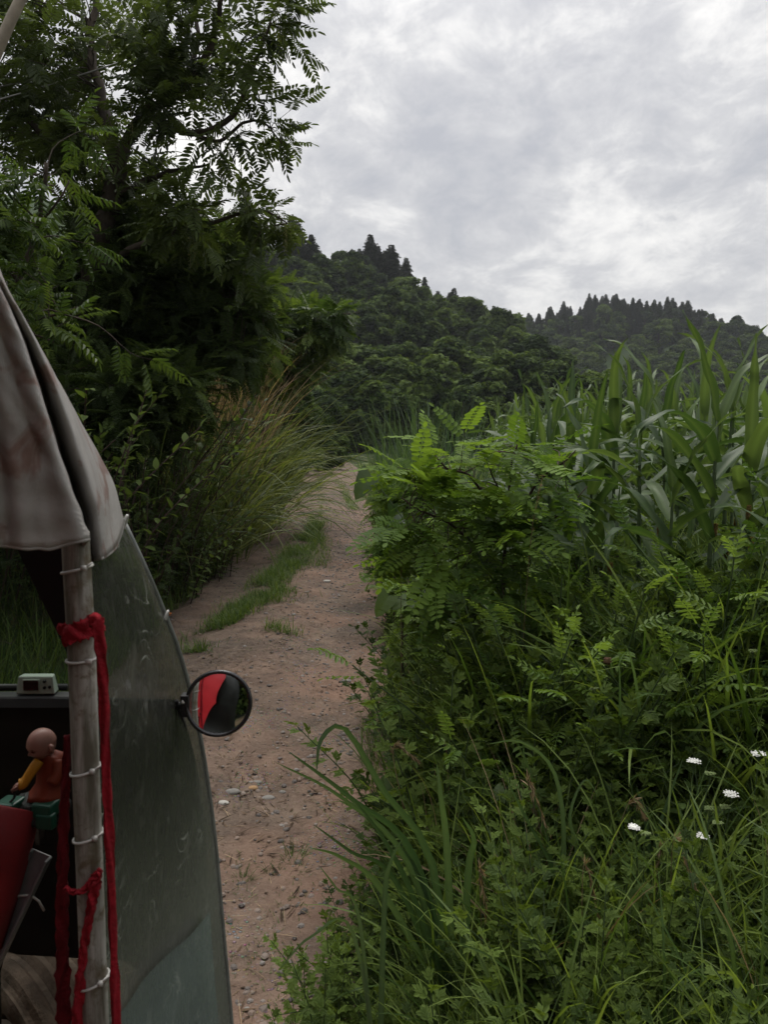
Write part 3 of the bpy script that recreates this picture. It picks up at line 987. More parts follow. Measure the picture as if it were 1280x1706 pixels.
mb = MB()
for i, a in enumerate((-1.0, -.3, .35, 1.05, 2.3, 3.4)):
    leaf_quads(mb, (0, 0, 0), np.array([sin(a), cos(a), -.15]), np.array([0, .2 * (i % 2), 1.]), 1.0 - .1 * (i % 3), .42, .1, .1 * (i % 3 - 1))
CLUMP = mb.tpl()


def conifer(seed, H=8.0):
    r = np.random.default_rng(seed)
    root = thing('conifer_tree', 'x', 'tree')
    wood, cr = MB(), MB()
    wood.tube([(0, 0, -1.0), (0, 0, H * .5), (0, 0, H)], [.14, .08, .02], 6)
    z = H * .10
    while z < H * .985:
        t = z / H
        R = H * .27 * (1 - t) ** .75 * r.uniform(.7, 1.2) + .10
        nb = 8 if t < .8 else 5
        a0 = r.random() * 6.28
        for k in range(nb):
            a = a0 + k * 2 * pi / nb + r.uniform(-.25, .25); L = R * r.uniform(.7, 1.15)
            n = max(4, int(L / .085))
            f = (np.arange(n) + .6) / n
            pos = np.stack([np.cos(a) * L * f, np.sin(a) * L * f, z + L * (.18 * f - .42 * f * f)], -1) + r.standard_normal((n, 3)) * .05
            for sd in (-1, 1):
                d = np.stack([np.cos(a + sd * .8) + 0 * f, np.sin(a + sd * .8) + 0 * f, -.15 + r.uniform(-.2, .35, n)], -1)
                cr.inst(NEEDLE, pos, frames(d, np.tile([0, 0, 1.], (n, 1)) + r.standard_normal((n, 3)) * .4), np.full(n, .24 + .26 * min(L, 1.2)) * (1.15 - .5 * f), r.uniform(.1, .8, n))
        z += H * .024 * r.uniform(.8, 1.2)
    wood.build('trunk', M['bark'], root, smooth=True); cr.build('crown', M['conifer'], root)
    return root


mb = MB()
for a in (-.45, 0, .45): leaf_quads(mb, (0, 0, 0), np.array([sin(a), cos(a), .1 * a]), np.array([a, 0, 1.]), 1.0 - abs(a) * .3, .22, .2, .0)
NEEDLE = mb.tpl()

KB = Kind([broadleaf(100 + i) for i in range(5)])
KC = Kind([conifer(200 + i) for i in range(4)])
random.seed(5)

# tree skylines are read off the photo's ridge, then stand on the hill
def in_view(x, y, m=60):
    u = 640 + x / y * FPX
    return -m < u < 1280 + m


def place(kind, pts_iter, mind, label, group, hs, H0, sink=.3):
    done = []
    for (x, y) in pts_iter:
        if not in_view(x, y, 40): continue
        if any((x - a) ** 2 + (y - b) ** 2 < mind * mind for a, b in done[-400:]): continue
        done.append((x, y))
        s = random.uniform(*hs) / H0
        kind.put(random.randrange(9), (x, y, gz(x, y) - sink), random.random() * 6.28, (s * random.uniform(.85, 1.3), s * random.uniform(.85, 1.3), s), label, group)
    return done


def ux(u, Y): return (u - 640) / FPX * Y


# hill in the middle distance
row = []
for i in range(500):
    y = random.uniform(70, 172); u = random.uniform(330, 930)
    row.append((ux(u, y), y))
row = [q for q in row if ground_z(*q) > .8]
place(KB, row, 5.2, 'rounded broadleaf tree in the wood covering the nearer hillside', 'broadleaf trees on the nearer hillside', (5.0, 8.5), 7)
# wood at the foot of the hill, where the path ends
row = [(ux(random.uniform(470, 1000), y), y) for y in [random.uniform(58, 74) for _ in range(120)]]
place(KB, row, 4.0, 'dark broadleaf tree in the row at the foot of the nearer hill', 'trees at the foot of the nearer hill', (4.5, 7.0), 7)
# conifers on the near ridge
row = [(ux(u, y), y) for u, y in [(500, 150), (512, 152), (522, 148), (536, 150), (490, 146), (478, 150), (588, 165), (600, 163), (610, 160), (618, 166), (598, 158), (630, 164), (642, 165), (652, 163), (664, 168), (676, 167), (706, 168), (722, 168), (728, 162), (748, 168), (754, 164), (792, 171), (800, 170), (575, 168), (460, 150), (440, 152), (420, 150), (548, 160)]]
place(KC, row, 1.5, 'dark pointed conifer standing on the ridge of the nearer hill', 'conifers on the nearer ridge', (5.0, 13.0), 8)
# far hill, all conifers along the top
row = []
for i in range(1500):
    y = random.choice([random.uniform(258, 324), random.uniform(308, 323)]); u = random.uniform(775, 1290)
    row.append((ux(u, y), y))
row = [q for q in row if ground_z(*q) > 9]
place(KC, row[:900], 3.3, 'dark conifer in the stand along the crest of the far hill', 'conifers on the far hill', (4.5, 12.0), 8)
row = []
for i in range(420):
    y = random.uniform(150, 275); u = random.uniform(770, 1300)
    row.append((ux(u, y), y))
place(KB, row, 6.5, 'broadleaf tree on the lower slope in front of the far conifers', 'trees on the lower slope of the far hill', (7.0, 11.0), 7)
# slope rising on the left behind the tall tree
row = []
for i in range(160):
    y = random.uniform(17, 60); x = float(interp(y, YK, LK)) - random.uniform(2.6, 22)
    row.append((x, y))
place(KB, row, 3.6, 'broadleaf tree on the dark bank behind the tall tree with hanging seeds', 'trees on the left bank', (3.2, 6.0), 7)
for i, (u, y, h, lab) in enumerate([(500, 34, 3.0, 'bush smothered in creeper where the path bends out of sight'), (545, 38, 2.2, 'low rounded bush in the dark at the far end of the path'),
                                   (470, 28, 3.4, 'taller creeper covered bush behind the reeds'), (520, 52, 4.5, 'dark tree closing the far end of the path on its left'), (600, 62, 4.5, 'dark tree just right of where the path vanishes')]):
    x = ux(u, y); KB.put(i, (x, y, gz(x, y) - .3), i * 1.3, h / 6.2, lab, 'bushes at the far end of the path')
row = []
for i in range(90):
    y = random.uniform(15, 48); row.append((float(interp(y, YK, LK)) - random.uniform(1.3, 3.2) - .02 * y, y))
place(KB, row, 2.0, 'bushy young tree crowding the left bank behind the reeds', 'young trees behind the reeds', (2.4, 3.9), 7)
# the wood behind the viewer, seen only in the round mirror
for i, (x, y, h) in enumerate([(-3.6, -9, 8), (1.9, -5, 4.5), (-.2, -8, 6), (4.5, -6, 6)]):
    KB.put(i + 2, (x, y, gz(x, y) - .3), i * 2.1, h / 7, 'dark tree behind the vehicle, seen only in the round mirror', 'trees behind the vehicle')
# ------------------------------------------------------------------ plants of the verges
random.seed(21)


def shoot(stem, lv, pts, r0, r1, n, t0, s0, s1, out=.9, up=.35, tint=(.2, .8), phase=None):
    cv = curve(pts, 10)
    stem.tube(cv, np.linspace(r0, r1, len(cv)), 5, cap=False)
    ph = random.random() * 6 if phase is None else phase
    tn = random.uniform(*tint)
    for j in range(n):
        f = t0 + (1 - t0) * j / max(1, n - 1)
        x = f * (len(cv) - 1); i0 = min(int(x), len(cv) - 2)
        pos = cv[i0] + (cv[i0 + 1] - cv[i0]) * (x - i0); tg = unit(cv[i0 + 1] - cv[i0])
        a = ph + j * 2.4
        u = unit(np.cross(tg, [0.13, .31, .2])); w_ = np.cross(tg, u)
        e = out * (1 - .55 * f ** 4)
        d = unit(tg * (up + .5 * f ** 3) + (u * cos(a) + w_ * sin(a)) * e + np.array([0, 0, random.uniform(-.2, .1)]))
        lv.put(pos, d, unit(np.array([random.gauss(0, .2), random.gauss(0, .2), 1.])), (s0 + (s1 - s0) * f) * random.uniform(.8, 1.15), tn + random.uniform(-.15, .15) + .12 * f)


MUGL = [lobed(1.0, .20, 2, i) for i in range(4)]
LANCE = [simple_leaf(1, .14, .3, .45, 4), simple_leaf(1, .12, .3, .6, 4)]


def herb(name, cat, seed, nst, H, spread, nl, s0, s1, tpls, lm, sm='stem', r=.003, **kw):
    random.seed(seed)
    root = thing(name, 'x', cat)
    st, lv = MB(), Leaves()
    for i in range(nst):
        a = random.random() * 6.28; q = random.random() * spread * .35
        h = H * random.uniform(.6, 1.05)
        b = np.array([cos(a) * q, sin(a) * q, -.04])
        ln = random.uniform(.2, 1.0) * spread
        top = b + np.array([cos(a) * ln, sin(a) * ln, h])
        md = (b + top) / 2 + np.array([-cos(a) * ln * .2, -sin(a) * ln * .2, .05 * h])
        shoot(st, lv, [b, md, top], r, r * .5, nl, .12, s0, s1, **kw)
    st.build('stem', M[sm], root, smooth=True)
    cb = MB(); lv.flush(cb, tpls); cb.build('foliage', M[lm], root)
    return root


KM = Kind([herb('mugwort_plant', 'plant', 40 + i, 5, .62, .26, 22, .085, .050, MUGL, 'mug') for i in range(6)])
KL = Kind([herb('legume_plant', 'plant', 60 + i, 5, .55, .28, 11, .85, .55, SMALLP, 'weed', up=.5) for i in range(3)])
KH = Kind([herb('fleabane_plant', 'plant', 70 + i, 1, .8, .1, 46, .16, .09, LANCE, 'weed', r=.005, up=.55) for i in range(2)])
KV = Kind([herb('creeper_plant', 'plant', 80 + i, 4, .45, .4, 9, .12, .06, HEART, 'vine', up=.3) for i in range(3)])
KS = Kind([herb('bank_shrub', 'shrub', 90 + i, 12, 1.25, .75, 20, .85, .6, SMALLP, 'dark', 'twig', .006, tint=(0, .7)) for i in range(4)] +
          [herb('bank_shrub', 'shrub', 95 + i, 12, 1.15, .7, 30, .085, .06, OVAL, 'dark', 'twig', .006, tint=(.1, .9)) for i in range(3)])


def tuft(name, cat, seed, n, L, W, lean, curl, lm, nseg=7, fold=.0, spread=.05, tint=(.1, .9)):
    r = np.random.default_rng(seed)
    mb = MB(); a = r.random(n) * 6.28; q = spread * np.sqrt(r.random(n))
    base = np.stack([np.cos(a) * q, np.sin(a) * q, np.full(n, -.03)], -1)
    blades(mb, base, a + r.normal(0, 1.1, n), L * r.uniform(.5, 1.1, n), r.uniform(*lean, n), r.uniform(*curl, n), W * r.uniform(.7, 1.2, n), nseg, r.uniform(*tint, n), 0, fold, .6, r.normal(0, .8, n))
    o = mb.build(name, M[lm])
    return tag(o, 'x', cat)


KG = Kind([tuft('grass_tuft', 'grass', 300 + i, 34, .62, .011, (.05, .6), (.3, 1.8), 'grass', 8, .25, .07) for i in range(5)])
KGB = Kind([tuft('broad_blade_tuft', 'grass', 310 + i, 13, .85, .019, (.08, .55), (.3, 1.7), 'sedge', 10, .3, .06) for i in range(4)])
KT = Kind([tuft('path_tuft', 'grass', 320 + i, 60, .17, .0055, (.3, 1.2), (.1, .7), 'grass', 5, 0, .06, (0, .6)) for i in range(3)])
KR = Kind([tuft('reed_clump', 'reeds', 330 + i, 150, 1.75, .019, (.02, .95), (.2, 2.4), 'misc', 10, .25, .34) for i in range(4)])
KD = Kind([tuft('dry_reed_clump', 'reeds', 340 + i, 240, 1.75, .011, (.02, .35), (.15, 1.2), 'dry', 8, 0, .28) for i in range(2)])
KU = Kind([tuft('upright_reed_clump', 'reeds', 350 + i, 70, 1.5, .018, (.02, .25), (.1, .7), 'sedge', 8, .25, .3) for i in range(2)])

# --- left bank: reeds, dry reeds, shrubs
random.seed(3)
def at_bank(u, Y, back=0.0): return ux(u, Y), Y + back


for i, (u, y, s, k) in enumerate([(455, 12.5, 1.0, 'R'), (430, 11.5, .95, 'R'), (480, 14.5, 1.05, 'R'), (500, 18, 1.1, 'R'), (490, 16, 1.05, 'R'), (405, 10.5, .9, 'R'), (440, 13.5, 1.15, 'R'), (470, 17, 1.2, 'R'),
                                  (512, 22, 1.15, 'R'), (520, 27, 1.2, 'R'), (380, 9.8, .8, 'R'), (420, 14.5, 1.2, 'R'), (495, 20, 1.25, 'R'), (360, 10.5, .9, 'R'), (515, 32, 1.3, 'R'), (462, 14.2, .9, 'R'), (300, 8.5, .75, 'R'),
                                  (410, 13.2, 1.22, 'D'), (385, 12.6, 1.18, 'D'), (425, 12.3, 1.05, 'D'), (360, 12.2, 1.1, 'D'), (440, 15.5, 1.2, 'D'), (400, 11.2, .8, 'D'), (450, 13.2, .85, 'D')]):
    x = ux(u, y) - (.62 if y > 11 else .5) - .085 * max(0, y - 13); s *= 1.72 if y < 15 else 1.25
    if k == 'R':
        KR.put(i, (x, y, gz(x, y) - .03), i * 1.1, s, 'green arching reed clump on the bank left of the path', 'green reed clumps on the left bank')
    else:
        KD.put(i, (x, y, gz(x, y) - .03), i * 1.7, s, 'dry straw coloured reed clump standing among the green reeds', 'dry reed clumps on the left bank')
for i, (u, y, s) in enumerate([(292, 8.8, 1.5), (250, 8.4, 1.6), (330, 9.3, 1.3), (215, 7.6, 1.5), (270, 7.9, 1.2), (310, 8.3, 1.0), (345, 9.0, .9), (180, 7.0, 1.4), (235, 6.6, 1.2), (200, 8.8, 1.7), (365, 9.4, .8), (300, 10.2, 1.9), (350, 11.2, 1.7), (255, 9.6, 1.9)]):
    x = ux(u, y); KS.put(i, (x, y, gz(x, y) - .04), i * 1.3, s, 'taller bush covering the foot of the reeds on the left bank', 'shrubs on the left bank')
n = 0
for i in range(400):
    y = 3.9 + random.random() ** 1.25 * 24
    L = float(interp(y, YK, LK))
    x = L - .45 - random.random() * (1.2 + .13 * y)
    if y < 6 and x > -2.55: continue
    u = 640 + x / y * FPX
    if u < -250 or u > 480 or (u > 345 and 9 < y < 15): continue
    n += 1
    if n > 120: break
    KS.put(random.randrange(7), (x, y, gz(x, y) - .04), random.random() * 6.3, random.uniform(.8, 1.7), 'small leaved shrub in the dark undergrowth of the left bank', 'shrubs on the left bank')

# --- tufts on the path itself
for i, (u, v, s, lab) in enumerate([(338, 1078, 1.0, 'dark grass tuft nearest the round mirror on the bare path'), (380, 1030, .9, 'grass tuft lying between the two wheel tracks before the strip begins'), (330, 1052, .6, 'small flattened grass tuft at the left wheel track'),
                                    (425, 990, 1.0, 'thick grass tuft at the near end of the green strip'), (460, 1046, .5, 'little sparse tuft on the bare middle of the path'), (490, 1418, .62, 'sparse seedling tuft on the path near the arching broad blades'),
                                    (520, 900, 1.0, 'grass tuft in the middle of the green strip'), (508, 870, 1.0, 'grass tuft at the far end of the green strip'), (405, 1455, .45, 'flat little tuft beside the plastic curtain low on the path'), (455, 1440, .4, 'wispy tuft right of the flat little tuft')]):
    x, y = G(u, v); KT.put(i, (x, y, gz(x, y)), i * 1.9, s, lab, 'grass tufts growing on the path')

# --- right verge
def verge(n, kind, nv, ymin, ymax, label, group, smin, smax, ok=None, mind=.12, tilt=.15):
    done = []; tries = 0
    while len(done) < n and tries < n * 40:
        tries += 1
        y = ymin + (ymax - ymin) * random.random()
        x = random.uniform(-.1, .56 * y + .35)
        if x < float(interp(y, YK, RK)) + (.12 if not ok or smax > .81 else .02): continue
        if ok and not ok(x, y): continue
        if any((x - a) ** 2 + (y - b) ** 2 < mind ** 2 for a, b in done): continue
        done.append((x, y))
        lab = label(x, y) if callable(label) else label
        kind.put(random.randrange(nv), (x, y, gz(x, y) - .02), random.random() * 6.3, random.uniform(smin, smax), lab, group, (random.uniform(-tilt, tilt), random.uniform(-tilt, tilt)))


verge(40, KM, 6, 2.2, 9.0, 'low mugwort plant sprawling onto the path edge', 'mugwort plants along the right verge', .45, .8, lambda x, y: x < float(interp(y, YK, RK)) + .3 and math.sin(y * 3.1) > -.2, .12, .35)
verge(130, KM, 6, 2.5, 6.0, lambda x, y: 'dark mugwort plant at the right edge of the path' if x < .5 else 'mugwort plant in the dark mass below the maize', 'mugwort plants along the right verge', .9, 1.35, lambda x, y: x < .22 * y + .35, .13)
verge(55, KM, 6, 6.0, 12.0, 'mugwort plant along the verge beyond the leafy shrub', 'mugwort plants along the right verge', .9, 1.4, lambda x, y: x < 1.3, .2)
for i, (u, v, s) in enumerate([(520, 1730, .75), (560, 1690, .85), (600, 1650, .8), (555, 1640, .6), (590, 1590, .65), (640, 1700, .9), (540, 1790, .9), (615, 1550, .6), (500, 1800, .7), (600, 1760, .95), (640, 1620, .8), (660, 1560, .7)]):
    x, y = G(u, v); KM.put(i, (x, y, gz(x, y) - .02), i * 1.7, s * .78, 'mugwort plant spilling over the path at the bottom of the photo', 'mugwort plants in the near foreground', (random.uniform(-.2, .2), random.uniform(-.25, .1)))
verge(80, KM, 6, 1.35, 2.5, 'pale green mugwort plant in the near foreground corner', 'mugwort plants in the near foreground', .55, .95, None, .11)
verge(45, KM, 6, 2.5, 4.4, 'mugwort plant among the white flowers on the right', 'mugwort plants among the white flowers', .6, .9, lambda x, y: x > .22 * y + .3, .15)
verge(95, KL, 3, 2.6, 6.4, 'light green plant with small paired leaflets in front of the maize', 'light green leafy plants below the maize', .9, 1.5, lambda x, y: x > .10 * y, .15)
verge(150, KG, 5, 2.8, 6.6, 'bright green grass tuft in front of the maize', 'grass tufts in front of the maize', 1.1, 1.75, lambda x, y: x > .15 * y, .14)
verge(70, KG, 5, 1.5, 3.0, 'grass tuft between the near mugwort plants', 'grass tufts in the near foreground', .8, 1.25, lambda x, y: x > .15, .14)
verge(30, KGB, 4, 2.6, 6.5, 'broad bladed grass rising above the weeds on the right', 'broad bladed grasses on the right verge', 1.0, 1.4, lambda x, y: x > .25 * y, .25)
KGW = Kind([tuft('wide_blade_tuft', 'grass', 370 + i, 14, .62, .021, (.05, .6), (.2, 1.6), 'weed', 9, .3, .07, (.2, 1.0)) for i in range(3)])
verge(30, KM, 6, 2.7, 3.7, 'tall mugwort plant filling the weeds under the maize leaves', 'tall mugwort plants before the maize', 1.2, 1.65, lambda x, y: x > .14 * y, .15)
verge(28, KG, 5, 2.7, 3.5, 'tall grass tuft hiding the lower maize stalks', 'tall grass tufts before the maize', 1.6, 2.1, lambda x, y: x > .22 * y, .12, .2)
verge(34, KL, 3, 2.7, 3.6, 'tall light green plant with paired leaflets reaching the maize leaves', 'tall leafy plants before the maize', 1.5, 2.1, lambda x, y: x > .16 * y, .14)
verge(22, KGW, 3, 2.6, 4.2, 'lime green wide bladed grass catching the light below the maize', 'lime green wide grasses', 1.2, 1.8, lambda x, y: x > .24 * y, .17)
KDG = Kind([tuft('dry_grass_tuft', 'grass', 360 + i, 26, .6, .006, (.1, .7), (.4, 2.0), 'dry', 8, 0, .08) for i in range(2)])
verge(16, KDG, 2, 1.6, 5.5, 'thin straw coloured grass tuft among the green weeds', 'dry grass tufts on the right verge', .8, 1.3, None, .3)
verge(26, KV, 3, 2.4, 8.0, 'low creeper with heart shaped leaves among the weeds', 'creepers on the right verge', .8, 1.3, None, .2)
for i, (u, v, y, s, lab) in enumerate([(1100, 1250, 3.1, 1.0, 'tall fleabane with whorled narrow leaves standing in the middle of the weeds'), (1180, 1120, 4.0, .8, 'shorter narrow leaved fleabane behind the tall one'), (1250, 1180, 3.4, .75, 'narrow leaved fleabane at the right edge of the photo')]):
    x = ux(u, y); KH.put(i, (x, y, gz(x, y) - .02), i, s, lab, 'fleabane plants')
for i in range(26):
    y = 9 + i * 1.0 + random.random(); x = float(interp(y, YK, RK)) + .4 + random.random() * 1.5
    KU.put(i, (x, y, gz(x, y) - .02), i, random.uniform(.65, .95), 'upright reed clump along the far right verge of the path', 'upright reeds on the right verge')
for i, (u, y, s) in enumerate([(700, 9.5, 1.45), (728, 9, 1.35), (682, 10.5, 1.5), (748, 9.5, 1.3), (715, 11, 1.55), (664, 11.5, 1.3)]):
    x = ux(u, y); KU.put(i + 3, (x, y, gz(x, y) - .02), i, s, 'tall reed clump standing left of the maize field with spiky tops', 'tall spiky reeds')

# the broad blades arching out over the path in the foreground
random.seed(8)
def blade_plant(label, base, tips, W, lm='sedge', tint=.5):
    """long blades from one base through given points"""
    root_p = np.asarray(base, float)
    mb = MB()
    for pts in tips:
        cv = curve([root_p + np.array([random.gauss(0, .012), random.gauss(0, .012), 0])] + [np.asarray(p) for p in pts], 16) - root_p
        k = len(cv); t = np.linspace(0, 1, k)
        tg = unit(np.gradient(cv, axis=0)); sd = unit(np.cross(tg, np.array([0.25, .9, .15]) + 0 * tg)); nn = np.cross(sd, tg)
        wv = W * random.uniform(.75, 1.1) * np.minimum(1, .5 + 3 * t) * np.clip(1 - t, 0, 1) ** .55
        V = np.stack([cv - sd * wv[:, None] / 2 + nn * wv[:, None] * .12, cv, cv + sd * wv[:, None] / 2 + nn * wv[:, None] * .12], 1).reshape(-1, 3)
        Q = []
        for i in range(k - 1): a = i * 3; Q += [(a, a + 1, a + 4, a + 3), (a + 1, a + 2, a + 5, a + 4)]
        mb.add(V, Q, None, np.tile([0, .14, 0], k) + tint + random.uniform(-.2, .25))
    o = mb.build('broad_blade_tuft', M[lm], loc=root_p)
    return tag(o, label, 'grass', 'broad bladed grasses arching over the path')


def gbase(u, v, Y):
    x = ux(u, Y); return np.array([x, Y, gz(x, Y) - .02])


blade_plant('large broad bladed grass arching left over the bare path in the foreground', gbase(770, 1600, 2.05),
            [[P(680, 1440, 2.0), P(570, 1330, 1.95), P(455, 1268, 1.9)], [P(690, 1430, 2.05), P(590, 1335, 2.0), P(475, 1248, 1.95)], [P(720, 1440, 2.0), P(640, 1320, 1.95), P(575, 1215, 1.9), P(535, 1232, 1.88), P(527, 1290, 1.86)],
             [P(660, 1470, 2.0), P(585, 1420, 1.95), P(520, 1372, 1.9)], [P(640, 1490, 2.0), P(570, 1430, 1.95), P(515, 1412, 1.9)], [P(745, 1420, 2.0), P(735, 1330, 1.95), P(728, 1270, 1.95)],
             [P(780, 1460, 2.0), P(790, 1400, 1.95), P(770, 1360, 1.9)], [P(700, 1470, 2.05), P(620, 1370, 2.0), P(560, 1330, 1.95)], [P(690, 1500, 1.95), P(640, 1400, 1.9), P(580, 1320, 1.85)]], .028)
blade_plant('broad grass with one long blade bowing to the lower left', gbase(640, 1680, 1.75), [[P(590, 1560, 1.8), P(520, 1560, 1.75), P(465, 1615, 1.72)], [P(640, 1520, 1.8), P(650, 1440, 1.8), P(672, 1395, 1.8)], [P(600, 1540, 1.8), P(560, 1480, 1.8), P(530, 1440, 1.8)]], .016, tint=.3)
blade_plant('broad grass with a blade hooping over beside the dry seed heads', gbase(930, 1600, 2.2), [[P(940, 1420, 2.2), P(925, 1290, 2.2), P(870, 1237, 2.2), P(810, 1240, 2.2)], [P(920, 1450, 2.2), P(905, 1370, 2.2), P(880, 1300, 2.2)], [P(960, 1440, 2.2), P(950, 1360, 2.2), P(975, 1300, 2.2), P(1000, 1330, 2.2)], [P(930, 1480, 2.15), P(870, 1350, 2.1), P(840, 1290, 2.1)]], .017)
blade_plant('upright broad grass pointing up left of the white flowers', gbase(1090, 1560, 2.3), [[P(1095, 1400, 2.3), P(1115, 1330, 2.3), P(1140, 1262, 2.3)], [P(1080, 1430, 2.3), P(1075, 1360, 2.3), P(1060, 1310, 2.3)], [P(1130, 1440, 2.3), P(1180, 1370, 2.3), P(1240, 1345, 2.3), P(1275, 1350, 2.3)]], .019)
blade_plant('clump of lime green upright blades at the lower right', gbase(1190, 1600, 2.1), [[P(1185, 1440, 2.1), P(1165, 1370, 2.1), P(1150, 1325, 2.1)], [P(1200, 1440, 2.1), P(1195, 1360, 2.1), P(1190, 1330, 2.1)], [P(1210, 1450, 2.1), P(1230, 1380, 2.1), P(1262, 1340, 2.1)], [P(1160, 1470, 2.1), P(1120, 1400, 2.1), P(1095, 1370, 2.1)]], .016, 'grass', .75)
blade_plant('low broad grass curling at the bottom right corner', gbase(1240, 1760, 1.6), [[P(1190, 1690, 1.6), P(1150, 1690, 1.6), P(1110, 1705, 1.6)], [P(1230, 1660, 1.6), P(1200, 1620, 1.6), P(1160, 1650, 1.6)]], .014, 'grass', .8)
blade_plant('tall crossing grass blades rising in front of the maize soil', gbase(1080, 1080, 3.6), [[P(1095, 940, 3.6), P(1110, 820, 3.6), P(1115, 760, 3.6)], [P(1150, 900, 3.6), P(1120, 830, 3.6), P(1108, 790, 3.6)], [P(1080, 960, 3.6), P(1035, 870, 3.6), P(1034, 800, 3.6)]], .024, 'sedge', .7)

# --- drooping dry seed heads, foxtails, white umbels
def seed_stalk(pts, head_from, lm, dens=26, bl=.035):
    mbs, mbh = MB(), MB()
    cv = curve(pts, 18); k = len(cv)
    mbs.tube(cv, np.linspace(.0016, .0008, k), 4, cap=False)
    i0 = int(k * head_from)
    n = dens
    f = RNG.uniform(i0, k - 1.01, n); a = f.astype(int); p = cv[a] + (cv[a + 1] - cv[a]) * (f - a)[:, None]
    tg = unit(cv[np.minimum(a + 1, k - 1)] - cv[a])
    d = unit(tg + RNG.normal(0, .28, (n, 3)) + np.array([0, 0, -.35]))
    mbh.inst(SPIKE, p, frames(d, RNG.normal(0, 1, (n, 3))), bl * RNG.uniform(.6, 1.1, n) * np.array(1.0), RNG.random(n))
    return mbs, mbh


SPIKE = simple_leaf(1, .13, .3, .15, 2)
random.seed(77)
for i, (bu, hu, hv, tu, tv, y, lab) in enumerate([
        (815, 800, 1455, 812, 1530, 2.0, 'straw coloured drooping seed head just right of the arching blades'), (1000, 975, 1448, 1000, 1540, 2.0, 'hanging straw seed head in the lower middle of the weeds'), (1090, 1100, 1420, 1092, 1500, 2.1, 'short pale seed head standing left of the lime green blades'),
        (940, 880, 1310, 915, 1385, 2.2, 'thin dry seed head bent over under the hooping blade'), (980, 1050, 1345, 1075, 1360, 2.2, 'spreading straw seed head below the white flowers'), (700, 655, 1257, 700, 1268, 2.6, 'pale seed head nodding over the edge of the path'),
        (890, 915, 1137, 895, 1180, 3.2, 'curved straw seed head in the dark mugwort'), (1150, 1125, 1405, 1160, 1480, 2.0, 'brownish drooping seed head at the lower right'), (860, 905, 800, 885, 900, 3.0, 'tall dry straw stalk leaning in front of the leafy shrub'), (668, 670, 960, 669, 935, 3.4, 'single thin pale stalk rising at the path edge')]):
    b = gbase(bu, 0, y)
    hang = P(tu, tv, y)
    top = P(hu, hv - 10, y)
    mbs, mbh = seed_stalk([b, (b * .5 + top * .5) + np.array([random.gauss(0, .01), 0, .02]), top, hang] if i not in (8, 9) else [b, b * .5 + hang * .5, hang, top], .62, 'dry', 70, .034 if i < 8 else .018)
    root = thing('seed_stalk_plant', lab, 'grass', b, 0, 'dry seed heads')
    for mm in (mbs, mbh): mm.V = [v - b.astype(np.float32) for v in mm.V]
    mbs.build('stalk', M['dry'], root); mbh.build('seed_head', M['dry'], root)

for i, (u, v, y, lab) in enumerate([(1248, 855, 3.4, 'green foxtail highest against the bare soil'), (1192, 885, 3.4, 'brown foxtail left of the highest one'), (1228, 868, 4.2, 'thin small foxtail between two larger ones'), (1252, 908, 3.3, 'pale green foxtail below the highest one'),
                                    (1126, 965, 3.2, 'dark purple foxtail standing alone in the grass'), (1099, 885, 3.8, 'slim foxtail by the crossing grass blades'), (1017, 950, 3.4, 'faded foxtail at the left of the bright grass'), (1210, 920, 3.5, 'short foxtail beside the pale green one')]):
    b = gbase(u + random.uniform(-15, 15), 0, y); h = P(u, v, y)
    mbs, mbh = MB(), MB()
    ax = unit(np.array([random.uniform(-.2, .2), 0, 1.]))
    mbs.tube(np.array(curve([b, (b + h) / 2 + np.array([.02, 0, 0]), h - ax * .03], 8)) - b, .0013, 4, cap=False)
    L = .058; n = 300
    t = RNG.random(n); a = RNG.random(n) * 6.28
    rad = .0055 * np.sin(pi * (.12 + .8 * t)) ** .6
    nn = np.stack([np.cos(a), np.sin(a), 0 * a], -1)
    p = h - b + ax * (t - .5)[:, None] * L + nn * rad[:, None]
    mbh.tube([h - b - ax * L * .5, h - b - ax * L * .2, h - b + ax * L * .2, h - b + ax * L * .5], [.003, .006, .006, .002], 7)
    mbh.inst(OVAL[1], p, frames(nn + np.array([0, 0, .9]), nn + RNG.normal(0, .3, (n, 3))), .011, RNG.random(n))
    root = thing('foxtail_plant', lab, 'grass', b, 0, 'foxtails')
    mbs.build('stalk', M['stem'], root); mbh.build('seed_head', M['bristle'], root)


def umbel(u, v, y, rad, white, lab):
    b = gbase(u + random.uniform(-30, 20), 0, y); h = P(u, v, y)
    st, fl = MB(), MB()
    st.tube(np.array(curve([b, (b + h) / 2 + np.array([random.gauss(0, .02), 0, 0]), h - np.array([0, 0, .03])], 8)) - b, .0018, 5, cap=False)
    for k in range(13 if white else 9):
        a = k * 2.4; q = rad * sqrt((k + .3) / 13)
        c = h - b + np.array([cos(a) * q, sin(a) * q, random.uniform(-.003, .003)])
        st.tube([h - b - np.array([0, 0, .03]), c - [0, 0, .003]], .0006, 3, cap=False)
        for m_ in range(7):
            e = m_ * 2.4; c2 = c + np.array([cos(e), sin(e), 0]) * .0042 * sqrt(m_)
            if white: fl.inst(stones_tpl(m_), [c2], rotz([e]), .0032, .5)
            else: fl.inst(stones_tpl(m_), [c2 + np.array([0, 0, .002 * (m_ % 3)])], rotz([e]), .0036, .5)
    root = thing('umbel_flower' , lab, 'flower', b, 0, 'white umbel flowers and their green seed heads')
    st.build('stalk', M['stem'], root)
    fl.build('flower_head', M['white_flower'] if white else M['green_seed'], root)


